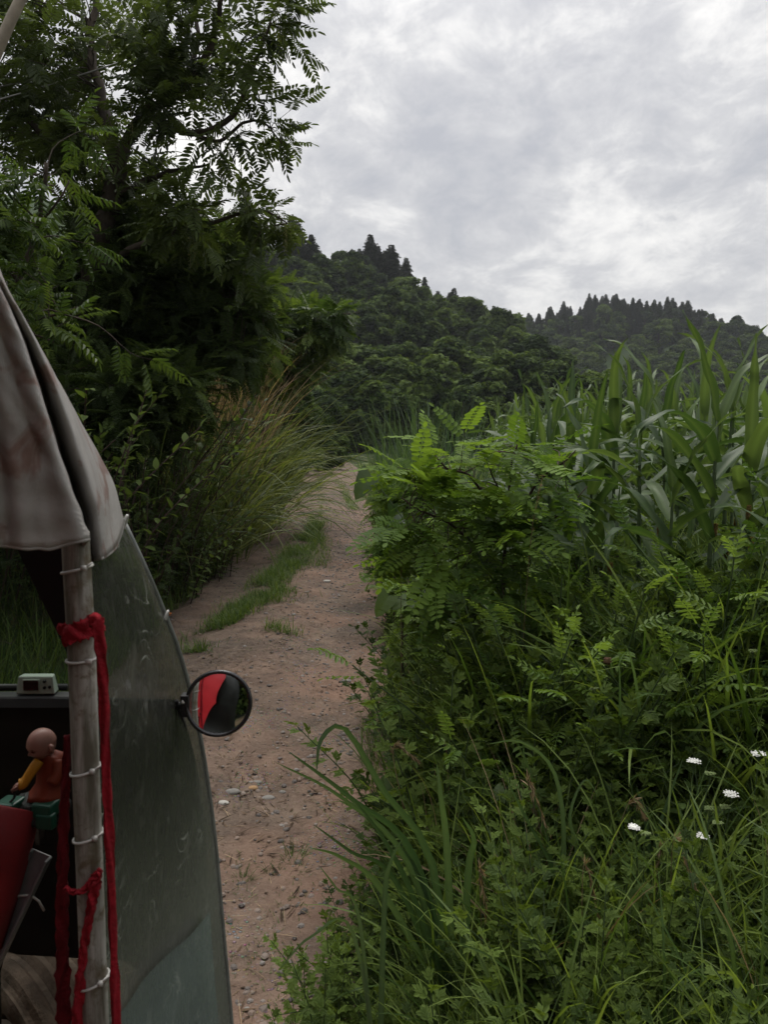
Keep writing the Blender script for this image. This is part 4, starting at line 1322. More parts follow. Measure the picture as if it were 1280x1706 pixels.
for q in [(1157, 1268, 2.6, .017, 1, 'white flower head nearest the middle of the weeds'), (1265, 1256, 2.6, .018, 1, 'white flower head at the right edge of the photo'), (1219, 1323, 2.5, .018, 1, 'white flower head between two green seed heads'),
          (1183, 1290, 2.5, .010, 0, 'round green seed head just below the middle white flower'), (1183, 1348, 2.5, .013, 0, 'green seed head lower left of the third white flower'), (1208, 1345, 2.5, .011, 0, 'green seed head under the third white flower'),
          (1172, 1392, 2.4, .012, 1, 'small white flower head low among the grass blades'), (1057, 1378, 2.3, .009, 1, 'tiny white flower head left of the upright blade'), (1075, 1390, 2.3, .009, 0, 'small green seed head by the tiny white flower'),
          (1196, 1372, 2.4, .01, 0, 'green seed head right of the low white flower'), (1255, 1085, 3.0, .011, 0, 'green seed head high at the right edge'), (990, 1148, 2.8, .008, 0, 'small green seed head under the brown one')]:
    umbel(q[0], q[1], q[2] * .88, q[3] * .85, *q[4:])
# one brown dried head
b = gbase(1000, 0, 2.8); h = P(1013, 1099, 2.8)
st, fl = MB(), MB()
st.tube(np.array(curve([b, (b + h) / 2, h - np.array([0, 0, .02])], 8)) - b, .0018, 5, cap=False)
for k in range(30):
    a = k * 2.4; q = .016 * sqrt((k + .3) / 30)
    fl.tube([h - b + np.array([cos(a) * q * .3, sin(a) * q * .3, -.02]), h - b + np.array([cos(a) * q, sin(a) * q, -.008]), h - b + np.array([cos(a) * q * .9, sin(a) * q * .9, .006])], [.001, .0025, .002], 4)
root = thing('dried_flower', 'closed brown dried flower head above the dark mugwort', 'flower', b)
st.build('stalk', M['stem'], root); fl.build('flower_head', M['brown_seed'], root)

# --- the leafy shrub with round paired leaflets, right of the path
wood, lv = MB(), Leaves()
bX, bY_ = ux(845, 3.7), 3.7
b0 = np.array([bX, bY_, gz(bX, bY_) - .05])
LP = limbs(wood, [([b0, P(838, 1000, 3.65), P(848, 850, 3.6), P(852, 780, 3.55), P(862, 740, 3.5)], .012, .004), ([P(845, 900, 3.6), P(790, 800, 3.4), P(745, 780, 3.3), P(715, 745, 3.3)], .007, .003),
                  ([P(845, 880, 3.6), P(900, 800, 3.5), P(940, 770, 3.4), P(960, 750, 3.4)], .007, .003), ([P(840, 960, 3.65), P(760, 880, 3.4), P(700, 850, 3.3), P(670, 830, 3.3)], .007, .003),
                  ([P(848, 850, 3.6), P(820, 790, 3.5), P(800, 740, 3.4)], .005, .002), ([P(850, 900, 3.6), P(930, 860, 3.4), P(980, 810, 3.4)], .005, .002)])
sprays(wood, lv, LP, [pb(770, 765, 3.4, 60, 25, .2, 7), pb(860, 765, 3.5, 55, 28, .25, 6), pb(725, 810, 3.3, 50, 35, .25, 9), pb(820, 815, 3.5, 80, 40, .3, 9), pb(915, 790, 3.4, 45, 28, .2, 5), pb(705, 880, 3.3, 35, 40, .2, 7),
                      pb(790, 890, 3.4, 90, 45, .25, 10), pb(840, 940, 3.35, 60, 35, .2, 5), pb(860, 880, 3.3, 50, 30, .2, 6), pb(900, 850, 3.4, 50, 35, .2, 5), pb(690, 780, 3.4, 15, 14, .15, 3), pb(740, 945, 3.4, 60, 30, .2, 7)], 3, .8, .0025, tw=.12, droop=.02, tint=(.3, 1.0), sag=.06, flat=.35)
shrub_root, _ = finish_tree('locust_shrub', 'leafy shrub with oval paired leaflets and dark stems between path and maize', 'shrub', wood, lv, LOC, 'locust', b0, bark='twig')
for (u, y, s, rz, lab) in [(672, 4.7, .55, 2.0, 'thin locust sapling close to the path edge behind the leafy shrub'), (655, 6.6, .6, 4.0, 'small locust sapling farther along the right edge of the path'), (760, 5.2, .8, 1.1, 'locust sapling just behind the leafy shrub to its left'), (960, 4.1, .62, 3.0, 'low locust sapling between the leafy shrub and the maize'), (720, 8.2, .8, 5.2, 'locust sapling near the tall spiky reeds')]:
    x = ux(u, y); copy_thing(shrub_root, (x, y, gz(x, y) - .04), rz, s, lab, 'locust saplings', (random.uniform(-.1, .1), random.uniform(-.1, .1)))
# big heart leaves hanging over the path edge
for i, (u, v, y, s, lab) in enumerate([(618, 790, 4.2, 1.15, 'vine with a large heart shaped leaf hanging over the path edge'), (648, 992, 4.3, 1.0, 'vine with a broad leaf low on the verge beside the red clay track'), (770, 980, 3.3, 1.0, 'vine leaf cluster at the foot of the leafy shrub')]):
    root = thing('broad_leaf_vine', lab, 'vine', (0, 0, 0), 0, 'broad leaved vines on the verge')
    p = P(u, v, y); bx_ = float(interp(y, YK, RK)) + .3; b = np.array([bx_, y + .1, gz(bx_, y + .1) - .02]); root.location = b
    st, lv = MB(), Leaves()
    cv = curve([b, (b + p) / 2 + np.array([.08, 0, .25]), p], 10) - b
    st.tube(cv, .003, 4, cap=False)
    for k in range(6): lv.put(cv[3 + k], unit(np.array([random.gauss(-.4, .6), random.gauss(-.4, .4), -.4])), np.array([random.gauss(0, .4), -.5, .8]), s * random.uniform(.06, .11), random.uniform(.3, .8))
    lv.put(cv[-1], unit(np.array([-.35, -.3, -.5])), np.array([0.2, -.6, .7]), s * .14, .7)
    st.build('stem', M['stem'], root); cb = MB(); lv.flush(cb, HEART); cb.build('foliage', M['vine'], root)


# ------------------------------------------------------------------ maize
def maize(seed, H=1.75):
    r = random.Random(seed)
    root = thing('maize_plant', 'x', 'maize')
    st, lf = MB(), MB()
    lean = np.array([r.uniform(-.05, .05), r.uniform(-.05, .05), 0])
    cv = curve([(0, 0, -.05), np.array([0, 0, H * .5]) + lean, np.array([0, 0, H * .86]) + lean * 2], 10)
    st.tube(cv, np.linspace(.015, .007, len(cv)), 8)
    for k in range(1, 8):
        p = cv[int(k / 8 * (len(cv) - 1))]; st.tube([p - [0, 0, .008], p, p + [0, 0, .008]], [.0145 - .0009 * k, .0175 - .001 * k, .0145 - .0009 * k], 8, cap=False, tint=.2)
    nl = 13; az0 = r.random() * 6.28
    for k in range(nl):
        f = .12 + .86 * k / (nl - 1)
        x = f * (len(cv) - 1); i0 = min(int(x), len(cv) - 2); p = cv[i0] + (cv[i0 + 1] - cv[i0]) * (x - i0)
        az = az0 + (k % 2) * pi + r.uniform(-.45, .45)
        top = k >= nl - 2
        L = (.50 + .38 * sin(pi * min(f, .8))) * r.uniform(.85, 1.1) * (H / 1.75) * (.82 if top else 1)
        lean_ = r.uniform(.5, .95) if not top else r.uniform(.05, .32)
        curl = r.uniform(1.3, 2.6) if not top else r.uniform(.15, 1.5)
        W = r.uniform(.085, .112) * (.72 if top else 1)
        n = 13; t = np.linspace(0, 1, n + 1)
        th = lean_ + curl * t ** 1.7
        rr = np.concatenate([[0], np.cumsum(np.sin(th[:-1]) * L / n)]); zz2 = np.concatenate([[0], np.cumsum(np.cos(th[:-1]) * L / n)])
        azt = az + r.uniform(-.5, .5) * t ** 2
        d = np.stack([np.cos(azt), np.sin(azt), 0 * t], -1); sd = np.stack([-np.sin(azt), np.cos(azt), 0 * t], -1)
        C = p + d * rr[:, None] + np.array([0, 0, 1.]) * zz2[:, None]
        nn = -d * np.cos(th)[:, None] + np.array([0, 0, 1.]) * np.sin(th)[:, None]
        wv = W * .5 * np.minimum(1, .55 + 2.2 * t) * np.clip(1 - t, 0, 1) ** .62
        tw = r.uniform(-.7, .7) * t ** 1.5
        S = sd * np.cos(tw)[:, None] + nn * np.sin(tw)[:, None]; N2 = np.cross(C * 0 + S, np.gradient(C, axis=0)); N2 = unit(N2)
        N2 *= np.sign(np.sum(N2 * nn, 1))[:, None] + 1e-9
        fold = .42 - .25 * t
        wave1 = .010 * np.sin(t * 17 + r.random() * 6) * (t > .1); wave2 = .010 * np.sin(t * 15 + r.random() * 6) * (t > .1)
        hw = wv[:, None]
        cols = [C - S * hw + N2 * (hw * fold[:, None] + wave1[:, None]), C - S * hw * .5 + N2 * (hw * fold[:, None] * .6 + wave1[:, None] * .3), C, C + S * hw * .5 + N2 * (hw * fold[:, None] * .6 + wave2[:, None] * .3), C + S * hw + N2 * (hw * fold[:, None] + wave2[:, None])]
        V = np.stack(cols, 1).reshape(-1, 3); Q = []
        for i in range(n):
            for j in range(4): a = i * 5 + j; Q.append((a, a + 1, a + 6, a + 5))
        tn = r.uniform(.25, .65) + (.15 if top else 0)
        lf.add(V, Q, None, np.tile([0, .02, .3, .02, 0], n + 1) + tn)
    st.build('stalk', M['stem'], root, smooth=True)
    lf.build('foliage', M['maize'], root, smooth=True)
    return root


KZ = Kind([maize(500 + i) for i in range(7)])
random.seed(31)
front = [(1185, 3.35, .97, 'tallest maize plant with two spear leaves against the sky'), (1075, 3.7, .95, 'maize plant with one blade twisting up left of the tallest one'), (985, 3.95, .91, 'maize plant with a long leaf crossing to its left'),
         (918, 4.4, .92, 'first maize plant at the left end of the front row'), (1250, 3.5, .88, 'maize plant right of the tallest one with drooping tips'), (1130, 4.2, .98, 'maize plant filling the gap behind the twisting blade'),
         (1030, 4.5, .97, 'maize plant with lime young leaves in the second row'), (1285, 4.3, .92, 'maize plant cut by the right edge of the photo'), (1205, 4.1, .99, 'maize plant directly behind the tallest one'), (1120, 3.4, .80, 'shorter broad leaved maize plant in front of the bare soil'), (885, 5.2, .93, 'maize plant just behind the left end of the front row'),
         (950, 4.9, .96, 'maize plant in the second row right behind the left end'), (1240, 4.7, .97, 'maize plant in the second row near the right edge'), (1160, 4.9, 1.0, 'maize plant in the second row below the tall spear leaves')]
for i, (u, y, s, lab) in enumerate(front):
    x = ux(u, y); KZ.put(i, (x, y, gz(x, y)), i * 1.37, s, lab, 'maize plants in the field')
for ry in np.arange(5.3, 24, .6):
    for rx in np.arange(1.5, 16, .44):
        x = rx + random.gauss(0, .05); y = ry + random.gauss(0, .06)
        u = 640 + x / y * FPX
        lim = 900 - (y - 5.6) * 10
        if u < max(lim, 800) or u > 1330: continue
        if y > 12 and random.random() < .5: continue
        KZ.put(random.randrange(7), (x, y, gz(x, y)), random.random() * 6.3, random.uniform(.84, 1.05), 'maize plant standing in the rows behind the front plants', 'maize plants in the field')
# ------------------------------------------------------------------ the three-wheeler at the left
random.seed(4)


def canvas_mat():
    m, t = mat('grey_canvas')
    g = t.n('ShaderNodeTexCoord'); pos = g.outputs['Object']
    a = t.noise(pos, 9, 5, .6, .4); b = t.noise(pos, 46, 4, .7); s = t.noise(pos, 17, 4, .6, .8)
    col = t.ramp(a, [(.35, (.26, .245, .23)), (.65, (.38, .36, .34))])
    col = t.mix(t.math('MULTIPLY', t.maprange(b, .5, .8), .3), col, (.26, .24, .21, 1))
    # old brown and rust stains
    col = t.mix(t.math('MULTIPLY', t.maprange(s, .53, .63), .7), col, (.15, .060, .038, 1))
    wv = t.n('ShaderNodeTexWave', i_Scale=420.0); t.set(wv, 'Vector', pos)
    bp = t.n('ShaderNodeBump', i_Height=t.math('ADD', t.math('MULTIPLY', wv.outputs['Fac'], .15), b), i_Strength=.5); bp.inputs['Distance'].default_value = .004
    p = t.n('ShaderNodeBsdfPrincipled', i_Base_Color=col, i_Roughness=.55, i_Normal=bp.outputs[0])
    tr = t.n('ShaderNodeBsdfTranslucent', i_Color=(.4, .36, .3, 1))
    out(t, t.n('ShaderNodeMixShader', i_0=.14, i_1=p, i_2=tr))
    return m


def film_mat(name, haze, tint, dirt):
    """clear plastic sheet gone cloudy: partly see-through, partly dusty, glossy"""
    m, t = mat(name)
    g = t.n('ShaderNodeTexCoord'); pos = g.outputs['Object']
    st = t.n('ShaderNodeMapping', i_Vector=pos); st.inputs['Scale'].default_value = (1.0, 1.0, .35); st.inputs['Rotation'].default_value = (0, .5, 0)
    a = t.noise(pos, 4, 5, .6, .6); s = t.noise(st.outputs[0], 42, 5, .75, 1.2)
    sp = t.n('ShaderNodeSeparateXYZ', i_0=pos)
    low = t.maprange(sp.outputs[2], 1.22, .85)          # cloudier and paler towards the bottom
    f = t.math('ADD', t.math('MULTIPLY', low, dirt), haze)
    f = t.math('ADD', f, t.math('MULTIPLY', t.maprange(a, .35, .7), .16))
    cr_ = t.math('ABSOLUTE', t.math('SUBTRACT', t.noise(pos, 6.5, 3, .55, 2.2), .5))
    cr_ = t.math('MULTIPLY', t.maprange(cr_, .014, .0), t.maprange(t.noise(pos, 9, 3), .48, .66))
    f = t.math('ADD', f, t.math('ADD', t.math('MULTIPLY', cr_, .4), t.math('MULTIPLY', t.maprange(s, .56, .78), .22)), clamp=True)
    hazy = tuple(min(1, c * 3.3) for c in tint)
    col = t.mix(low, c4(tint), c4(hazy))
    col = t.mix(t.math('MULTIPLY', t.maprange(s, .58, .8), .5), col, (.24, .235, .19, 1))
    col = t.mix(t.math('MULTIPLY', cr_, .7), col, (.32, .33, .29, 1))
    p = t.n('ShaderNodeBsdfPrincipled', i_Base_Color=col, i_Roughness=t.maprange(s, .4, .7, .16, .45))
    t.set(p, 'Specular IOR Level', .35)
    tr = t.n('ShaderNodeBsdfTransparent', i_Color=(.62, .68, .62, 1))
    out(t, t.n('ShaderNodeMixShader', i_0=f, i_1=tr, i_2=p))
    return m


V = {}
V['canvas'] = canvas_mat()
V['film'] = film_mat('clear_plastic', .64, (.037, .038, .032), .30)
V['film2'] = film_mat('bluish_plastic', .45, (.046, .055, .051), .2)
V['screen'] = film_mat('windscreen_glass', .10, (.05, .06, .05), .05)
V['pipe'] = None


def pipe_mat():
    m, t = mat('grimy_white_pipe')
    g = t.n('ShaderNodeTexCoord'); pos = g.outputs['Object']
    st = t.n('ShaderNodeMapping', i_Vector=pos); st.inputs['Scale'].default_value = (1, 1, .12)
    a = t.noise(st.outputs[0], 55, 5, .65); b = t.noise(pos, 30, 5, .7, .5)
    col = t.ramp(a, [(.38, (.085, .075, .055)), (.5, (.20, .19, .165)), (.62, (.31, .30, .27))])
    col = t.mix(t.math('MULTIPLY', t.maprange(b, .5, .62), .8), col, (.075, .052, .024, 1))
    p = t.n('ShaderNodeBsdfPrincipled', i_Base_Color=col, i_Roughness=.5)
    out(t, p)
    return m


V['pipe'] = pipe_mat()
V['tie'] = plain('white_cable_tie', (.42, .41, .38), .45, .5, 0, .15, 30)
V['black'] = plain('black_plastic', (.012, .012, .012), .55, .4, 0, .4, 15)
V['apron'] = plain('dark_apron', (.010, .009, .009), .7, .3, 0, .5, 9)
V['red'] = plain('red_paint', (.46, .022, .030), .32, .5, 0, .2, 5, coat=.4)
V['redcloth'] = plain('red_cloth', (.235, .008, .015), .85, .2, 0, .35, 30, .5)
V['redcloth_shaded'] = plain('red_cloth_shaded', (.13, .008, .012), .9, .15, 0, .35, 30, .5)  # same red cloth, its colour darkened to paint in the cab's shade
V['darkred'] = plain('worn_red_seat', (.20, .012, .014), .7, .3, 0, .4, 12)
V['tarp'] = plain('black_tarpaulin', (.014, .016, .015), .5, .4, 0, .4, 7)
V['steel'] = plain('grey_steel', (.20, .20, .20), .5, .5, .4, .35, 20)
V['tyre'] = plain('dusty_tyre', (.16, .125, .09), .9, .2, 0, .6, 14, .6)
V['groove'] = plain('tyre_rubber', (.02, .018, .016), .9, .2, 0, .3, 14)
V['green'] = plain('green_plastic', (.006, .062, .038), .4, .5, 0, .3, 20)
V['chrome'] = plain('mirror_silver', (.86, .88, .88), .02, .5, 1.0, .02, 3)
V['rim'] = plain('mirror_rim', (.015, .015, .016), .25, .5, 0, .2, 12)
V['clock'] = plain('pale_green_plastic', (.27, .33, .27), .5, .5, 0, .15, 25)
V['lcd'] = plain('dark_screen', (.012, .016, .014), .15, .5, 0, .2, 10)
V['skin'] = plain('painted_skin', (.27, .13, .10), .45, .5, 0, .12, 25)
V['robe'] = plain('orange_robe', (.17, .024, .006), .6, .3, 0, .3, 30)
V['sleeve'] = plain('yellow_sleeve', (.44, .19, .012), .6, .3, 0, .15, 30)
V['rock'] = plain('dark_rock', (.018, .02, .018), .6, .3, 0, .5, 30, .4)
V['feature'] = plain('dark_painted_line', (.10, .035, .025), .6, .3, 0, .1, 10)

veh = thing('three_wheeler', 'red open sided three wheeled cargo cycle with grey canvas canopy and cloudy plastic curtain', 'vehicle', (-.75, 0, 0))
VO = np.array([-.75, 0, 0])


def vpart(mb, name, m, parent=None, smooth=False, bevel=0.0):
    mb.V = [v - VO.astype(np.float32) for v in mb.V]
    return mb.build(name, m, parent or veh, smooth, bevel=bevel)


def P3(q): return P(*q)


# canopy corner: folded canvas hanging over the front post, going up into the roof sheet
profiles = [
    [(-330, 300, .60), (-330, 500, .60), (-320, 700, .61), (-310, 905, .62)],
    [(-110, 380, .60), (-95, 520, .62), (-75, 700, .64), (-70, 906, .66)],
    [(-70, 410, .62), (-40, 560, .66), (-10, 740, .70), (0, 908, .72)],
    [(-52, 425, .63), (-18, 560, .665), (20, 740, .70), (40, 912, .725)],
    [(-38, 430, .64), (5, 570, .68), (58, 740, .715), (88, 912, .74)],
    [(-32, 432, .64), (0, 490, .66), (34, 570, .685), (64, 660, .705), (98, 770, .73), (128, 850, .745), (144, 898, .755)],
    [(-31, 432, .66), (2, 492, .70), (36, 573, .75), (66, 664, .79), (99, 774, .83), (127, 853, .85), (140, 908, .86)],
    [(-28, 430, .70), (6, 492, .76), (42, 570, .84), (74, 662, .90), (108, 772, .95), (134, 852, .97), (146, 932, .98)],
    [(-24, 426, .68), (14, 492, .74), (56, 570, .81), (96, 662, .86), (134, 772, .90), (160, 852, .92), (168, 930, .93)],
    [(-18, 424, .70), (14, 492, .78), (50, 553, .85), (96, 640, .92), (142, 735, .98), (176, 815, 1.02), (192, 912, 1.04)],
    [(-14, 424, .76), (10, 485, .84), (38, 537, .91), (84, 618, .99), (132, 702, 1.06), (188, 803, 1.12), (205, 868, 1.15)],
    [(-24, 424, .92), (0, 485, 1.0), (28, 537, 1.06), (72, 618, 1.14), (120, 702, 1.2), (174, 803, 1.26), (190, 862, 1.28)]]
rows = []
NR = 44
for pr in profiles:
    q = np.array([P3(p) for p in pr]); s = np.linspace(0, 1, len(q)); e = np.linspace(0, 1, NR)
    rows.append(np.stack([np.interp(e, s, q[:, i]) for i in range(3)], -1))
rows = np.array(rows)                         # profile x row x 3
grid = []
for r in range(NR):
    cr_ = curve(rows[:, r], 8 * (len(profiles) - 1))
    grid.append(cr_)
grid = np.array(grid)
for _ in range(2): grid[1:-1] = .5 * grid[1:-1] + .25 * (grid[2:] + grid[:-2])
a_, b_ = np.meshgrid(np.linspace(0, 1, NR), np.linspace(0, 1, grid.shape[1]), indexing='ij')
wr = .0016 * np.sin(a_ * 23 + 5 * np.sin(b_ * 9)) * np.sin(b_ * 31 + 4 * np.sin(a_ * 7)) + .0008 * np.sin(a_ * 51 + b_ * 37 + 3 * np.sin(b_ * 21))
grid[..., 1] += wr * np.minimum(1, a_ * 6); grid[..., 2] += .5 * wr * (a_ > .9)
mb = MB(); mb.loft(grid)
cn = vpart(mb, 'canopy', V['canvas'], smooth=True)
sol = cn.modifiers.new('thick', 'SOLIDIFY'); sol.thickness = .0018
# stitched hem along its lower edge
mb = MB(); mb.tube(grid[-1], .0022, 5)
vpart(mb, 'hem', V['canvas'], cn, True)
# roof sheet from the canopy's top back over the seat
top = grid[0]
rs = []
for i, f in enumerate(np.linspace(0, 1, 16)):
    y = .95 - 3.3 * f
    rs.append([(-.46 - .07 * (1 - min(1, f * 6)) * 0, y, 1.93), (-.60, y, 2.02 + .02 * sin(f * 9)), (-1.0, y, 2.10 + .02 * sin(f * 9 + 1)), (-1.4, y, 2.03 + .02 * sin(f * 8)), (-1.62, y, 1.9)])
mb = MB(); mb.loft([curve(r, 16) for r in rs])
rf = vpart(mb, 'roof_sheet', V['canvas'], smooth=True); sol = rf.modifiers.new('thick', 'SOLIDIFY'); sol.thickness = .003

# front post and its cable ties
post_pts = [P(125, 886, .86), P(127, 930, .86), P(136, 1100, .86), P(143, 1300, .86), P(149, 1450, .86), P(156, 1640, .86), P(168, 1960, .86), P(180, 2300, .86)]
mb = MB(); cv = curve(post_pts, 28)
mb.tube(cv, .0152, 20)
post = vpart(mb, 'post', V['pipe'], smooth=True)
LEANX = unit(cv[-1] - cv[0])


def ring_on_post(v, rad, th, tilt, mname, parent, name, tail):
    c = cv[np.argmin([abs((p[2]) - P(140, v, .86)[2]) for p in cv])]
    zc = P(140, v, .86)[2]; t = (zc - cv[0][2]) / (cv[-1][2] - cv[0][2]); c = cv[0] + (cv[-1] - cv[0]) * 0
    k = np.argsort([abs(p[2] - zc) for p in cv])[:2]; a, b = cv[k[0]], cv[k[1]]
    f = (zc - a[2]) / (b[2] - a[2] + 1e-9); c = a + (b - a) * f
    pts = []
    for i in range(25):
        an = i / 24 * 2 * pi
        pts.append(c + np.array([cos(an) * rad, sin(an) * rad, tilt * cos(an)]))
    m = MB(); m.tube(pts, th, 6)
    m.box(c + np.array([rad * .75, -rad * .75, tilt * .8]), (.006, .005, .005))
    if tail: m.tube([c + np.array([rad * .8, -rad * .7, tilt * .8]), c + np.array([rad * 1.3, -rad * .6, tilt * 1.5 + .003])], [th, th * .7], 5)
    return vpart(m, name, V[mname], parent, True)


for v, tl in [(948, 1), (1098, 0), (1282, 1), (1392, 1)]: ring_on_post(v, .0166, .0016, .004 if tl else .001, 'tie', post, 'cable_tie', tl)
ring_on_post(1632, .0175, .0016, .006, 'tie', post, 'cable_tie', 1)

# cloudy plastic side curtain from the post to the screen's edge
left = [(126, 890, .93), (129, 925, .90), (138, 1100, .88), (145, 1300, .88), (150, 1450, .88), (158, 1640, .88), (168, 1900, .88), (172, 2050, .88)]
right = [(203, 864, 1.20), (207, 872, 1.20), (240, 942, 1.2), (274, 1022, 1.24), (301, 1095, 1.28), (326, 1190, 1.32), (343, 1285, 1.34), (354, 1365, 1.35), (362, 1440, 1.36), (368, 1510, 1.36), (376, 1600, 1.37), (386, 1710, 1.38), (392, 1800, 1.38), (396, 1950, 1.38)]


def lerp_line(line, n):
    q = np.array([P3(p) for p in line]); c = curve(q, 40); d = np.concatenate([[0], np.cumsum(np.linalg.norm(np.diff(c, axis=0), axis=1))]); e = np.linspace(0, d[-1], n)
    return np.stack([np.interp(e, d, c[:, i]) for i in range(3)], -1)


A, B = lerp_line(left, 40), lerp_line(right, 40)
rings = []
for i in range(40):
    s = np.linspace(0, 1, 22)[:, None]
    row = A[i] + (B[i] - A[i]) * s
    row[:, 1] += .02 * np.sin(s[:, 0] * pi) + .006 * np.sin(s[:, 0] * 9 + i * .22) * np.sin(s[:, 0] * pi)
    row[:, 0] += .010 * np.sin(s[:, 0] * pi) * sin(i * .13 + 1)
    rings.append(row)
mb = MB(); mb.loft(rings)
cur = vpart(mb, 'side_curtain', V['film'], smooth=True)
mb = MB(); mb.tube(B, .0042, 8)
vpart(mb, 'edge_piping', plain('grey_piping', (.15, .16, .145), .4, .5, 0, .3, 30), cur, True)
# a second, bluish sheet folded over its lower corner
tri = [(190, 1690, .93), (215, 1665, .97), (245, 1620, 1.024), (285, 1580, 1.108), (320, 1550, 1.193), (352, 1512, 1.283)]
tr3 = np.array([P3(p) for p in tri]); tr3[:, 1] -= .012
bot = np.array([P(190, 2000, .92), P(220, 2000, .97), P(250, 2000, 1.024), (P(290, 2000, 1.108)), P(340, 2000, 1.22), P(394, 2000, 1.36)]); bot[:, 1] -= .012
tc_, bc_ = curve(tr3, 20), curve(bot, 20)
mb = MB(); mb.loft([tc_ + (bc_ - tc_) * f + np.array([0, -.006 * sin(f * 7), 0]) for f in np.linspace(0, 1, 14)])
vpart(mb, 'patch_sheet', V['film2'], cur, True)
# two white ties at the curtain's edge
for (u, v, Y) in [(206, 878, 1.15), (274, 1035, 1.235)]:
    c = P(u, v, Y); pts = [c + np.array([.010 * cos(a) * .7, -.004 + .006 * sin(a), .018 * cos(a)]) for a in np.linspace(0, 2 * pi, 17)]
    m = MB(); m.tube(pts, .0022, 6); m.tube([c + np.array([0, -.008, -.012]), c + np.array([-.012, -.012, -.022])], .0016, 5)
    vpart(m, 'cable_tie', V['tie'], cur, True)

# dash, dark apron, inner post curtain and windscreen
def quadplate(pts, th, name, m, parent=None, bevel=.003, smooth=False):
    q = np.array(pts, float); n = unit(np.cross(q[1] - q[0], q[-1] - q[0])) * th
    k = len(q); mbx = MB(); Vv = np.concatenate([q, q + n])
    mbx.add(Vv, [(i, (i + 1) % k, k + (i + 1) % k, k + i) for i in range(k)], [(0, i + 1, i) for i in range(1, k - 1)] + [(k, k + i, k + i + 1) for i in range(1, k - 1)])
    return vpart(mbx, name, m, parent, smooth, bevel)


dz = P(60, 1152, 1.22)[2]
mb = MB(); mb.loft([[(x, y, dz + .0 * x + (.004 if 0 < i < 3 else -.012)) for i, y in enumerate((1.178, 1.186, 1.212, 1.22))] for x in (-1.45, -1.1, -.8, -.56, -.50, -.46)])
vpart(mb, 'dash_ledge', V['black'], smooth=False, bevel=.004)
# apron below it, closing the front down to the mudguard opening
ap = [(-1.5, 1.30), (-1.2, 1.36), (-.9, 1.38), (-.6, 1.38), (-.42, 1.36), (-.33, 1.34)]
rings = []
for f in np.linspace(0, 1, 10):
    rings.append([(x, y + .05 * sin(f * pi) - .135 * (1 - f) ** 2, dz - .008 + (.735 + .06 * (((x + .95) / .25) ** 2 < 1) * (1 - ((x + .95) / .25) ** 2) - dz) * f) for x, y in [(float(np.interp(t, [0, 1], [-1.5, -.33])), float(np.interp(t, np.linspace(0, 1, 6), [a[1] for a in ap]))) for t in np.linspace(0, 1, 40)]])
mb = MB(); mb.loft(rings)
o = vpart(mb, 'apron', V['apron'], smooth=True); sol = o.modifiers.new('thick', 'SOLIDIFY'); sol.thickness = .006
quadplate([P(22, 905, .93), P(118, 905, .93), P(118, 1100, .93), P(112, 1092, .93)], .006, 'corner_flap', V['apron'])
mb = MB(); mb.loft([[P(-600, 780, 1.228), P(112, 780, 1.228)], [P(-600, 1148, 1.228), P(116, 1148, 1.228)]])
vpart(mb, 'windscreen', V['screen'])
mb = MB(); mb.tube([P(-700, 1146, 1.225), P(-200, 1146, 1.225), P(112, 1145, 1.225)], .006, 8); vpart(mb, 'windscreen_rail', V['black'], smooth=True)

# red tank cover, steel channel and front wheel seen past the post
mb = MB()
c = [[P(-60, 1330, 1.0), P(20, 1345, 1.0), P(52, 1352, 1.02), P(60, 1362, 1.06)], [P(-80, 1420, .98), P(0, 1430, .99), P(33, 1432, 1.01), P(42, 1438, 1.06)], [P(-100, 1500, .97), P(-20, 1510, .98), P(12, 1508, 1.0), P(22, 1512, 1.05)], [P(-120, 1590, .96), P(-40, 1590, .97), P(-10, 1580, .99), P(0, 1580, 1.04)]]
mb.loft([curve(r, 12) for r in c]); o = vpart(mb, 'seat_cover', V['darkred'], smooth=True); sol = o.modifiers.new('thick', 'SOLIDIFY'); sol.thickness = .004
pl0, pl1 = P(70, 1420, 1.06), P(-25, 1620, 1.02)
mb = MB(); d = unit(pl1 - pl0); sx = unit(np.cross(d, [0, 1, 0])); L = np.linalg.norm(pl1 - pl0)
for off, wdt in ((0, .030), (.014, .004), (-.014, .004)):
    R = np.stack([sx, np.cross(d, sx), d], -1)
    mb.box((pl0 + pl1) / 2 + sx * off + np.cross(d, sx) * (.012 if off else 0), (wdt, .003 if not off else .024, L), R)
st_ = vpart(mb, 'steel_channel', V['steel'], bevel=.001)
c = P(33, 1488, 1.04); m = MB(); m.tube([c + np.array([-.018, -.004, .001]), c + np.array([0, -.007, .0]), c + np.array([.016, -.004, 0]), c + np.array([.026, 0, -.012]), c + np.array([.03, .006, -.03])], .0016, 6)
vpart(m, 'cable_tie', V['tie'], st_, True)

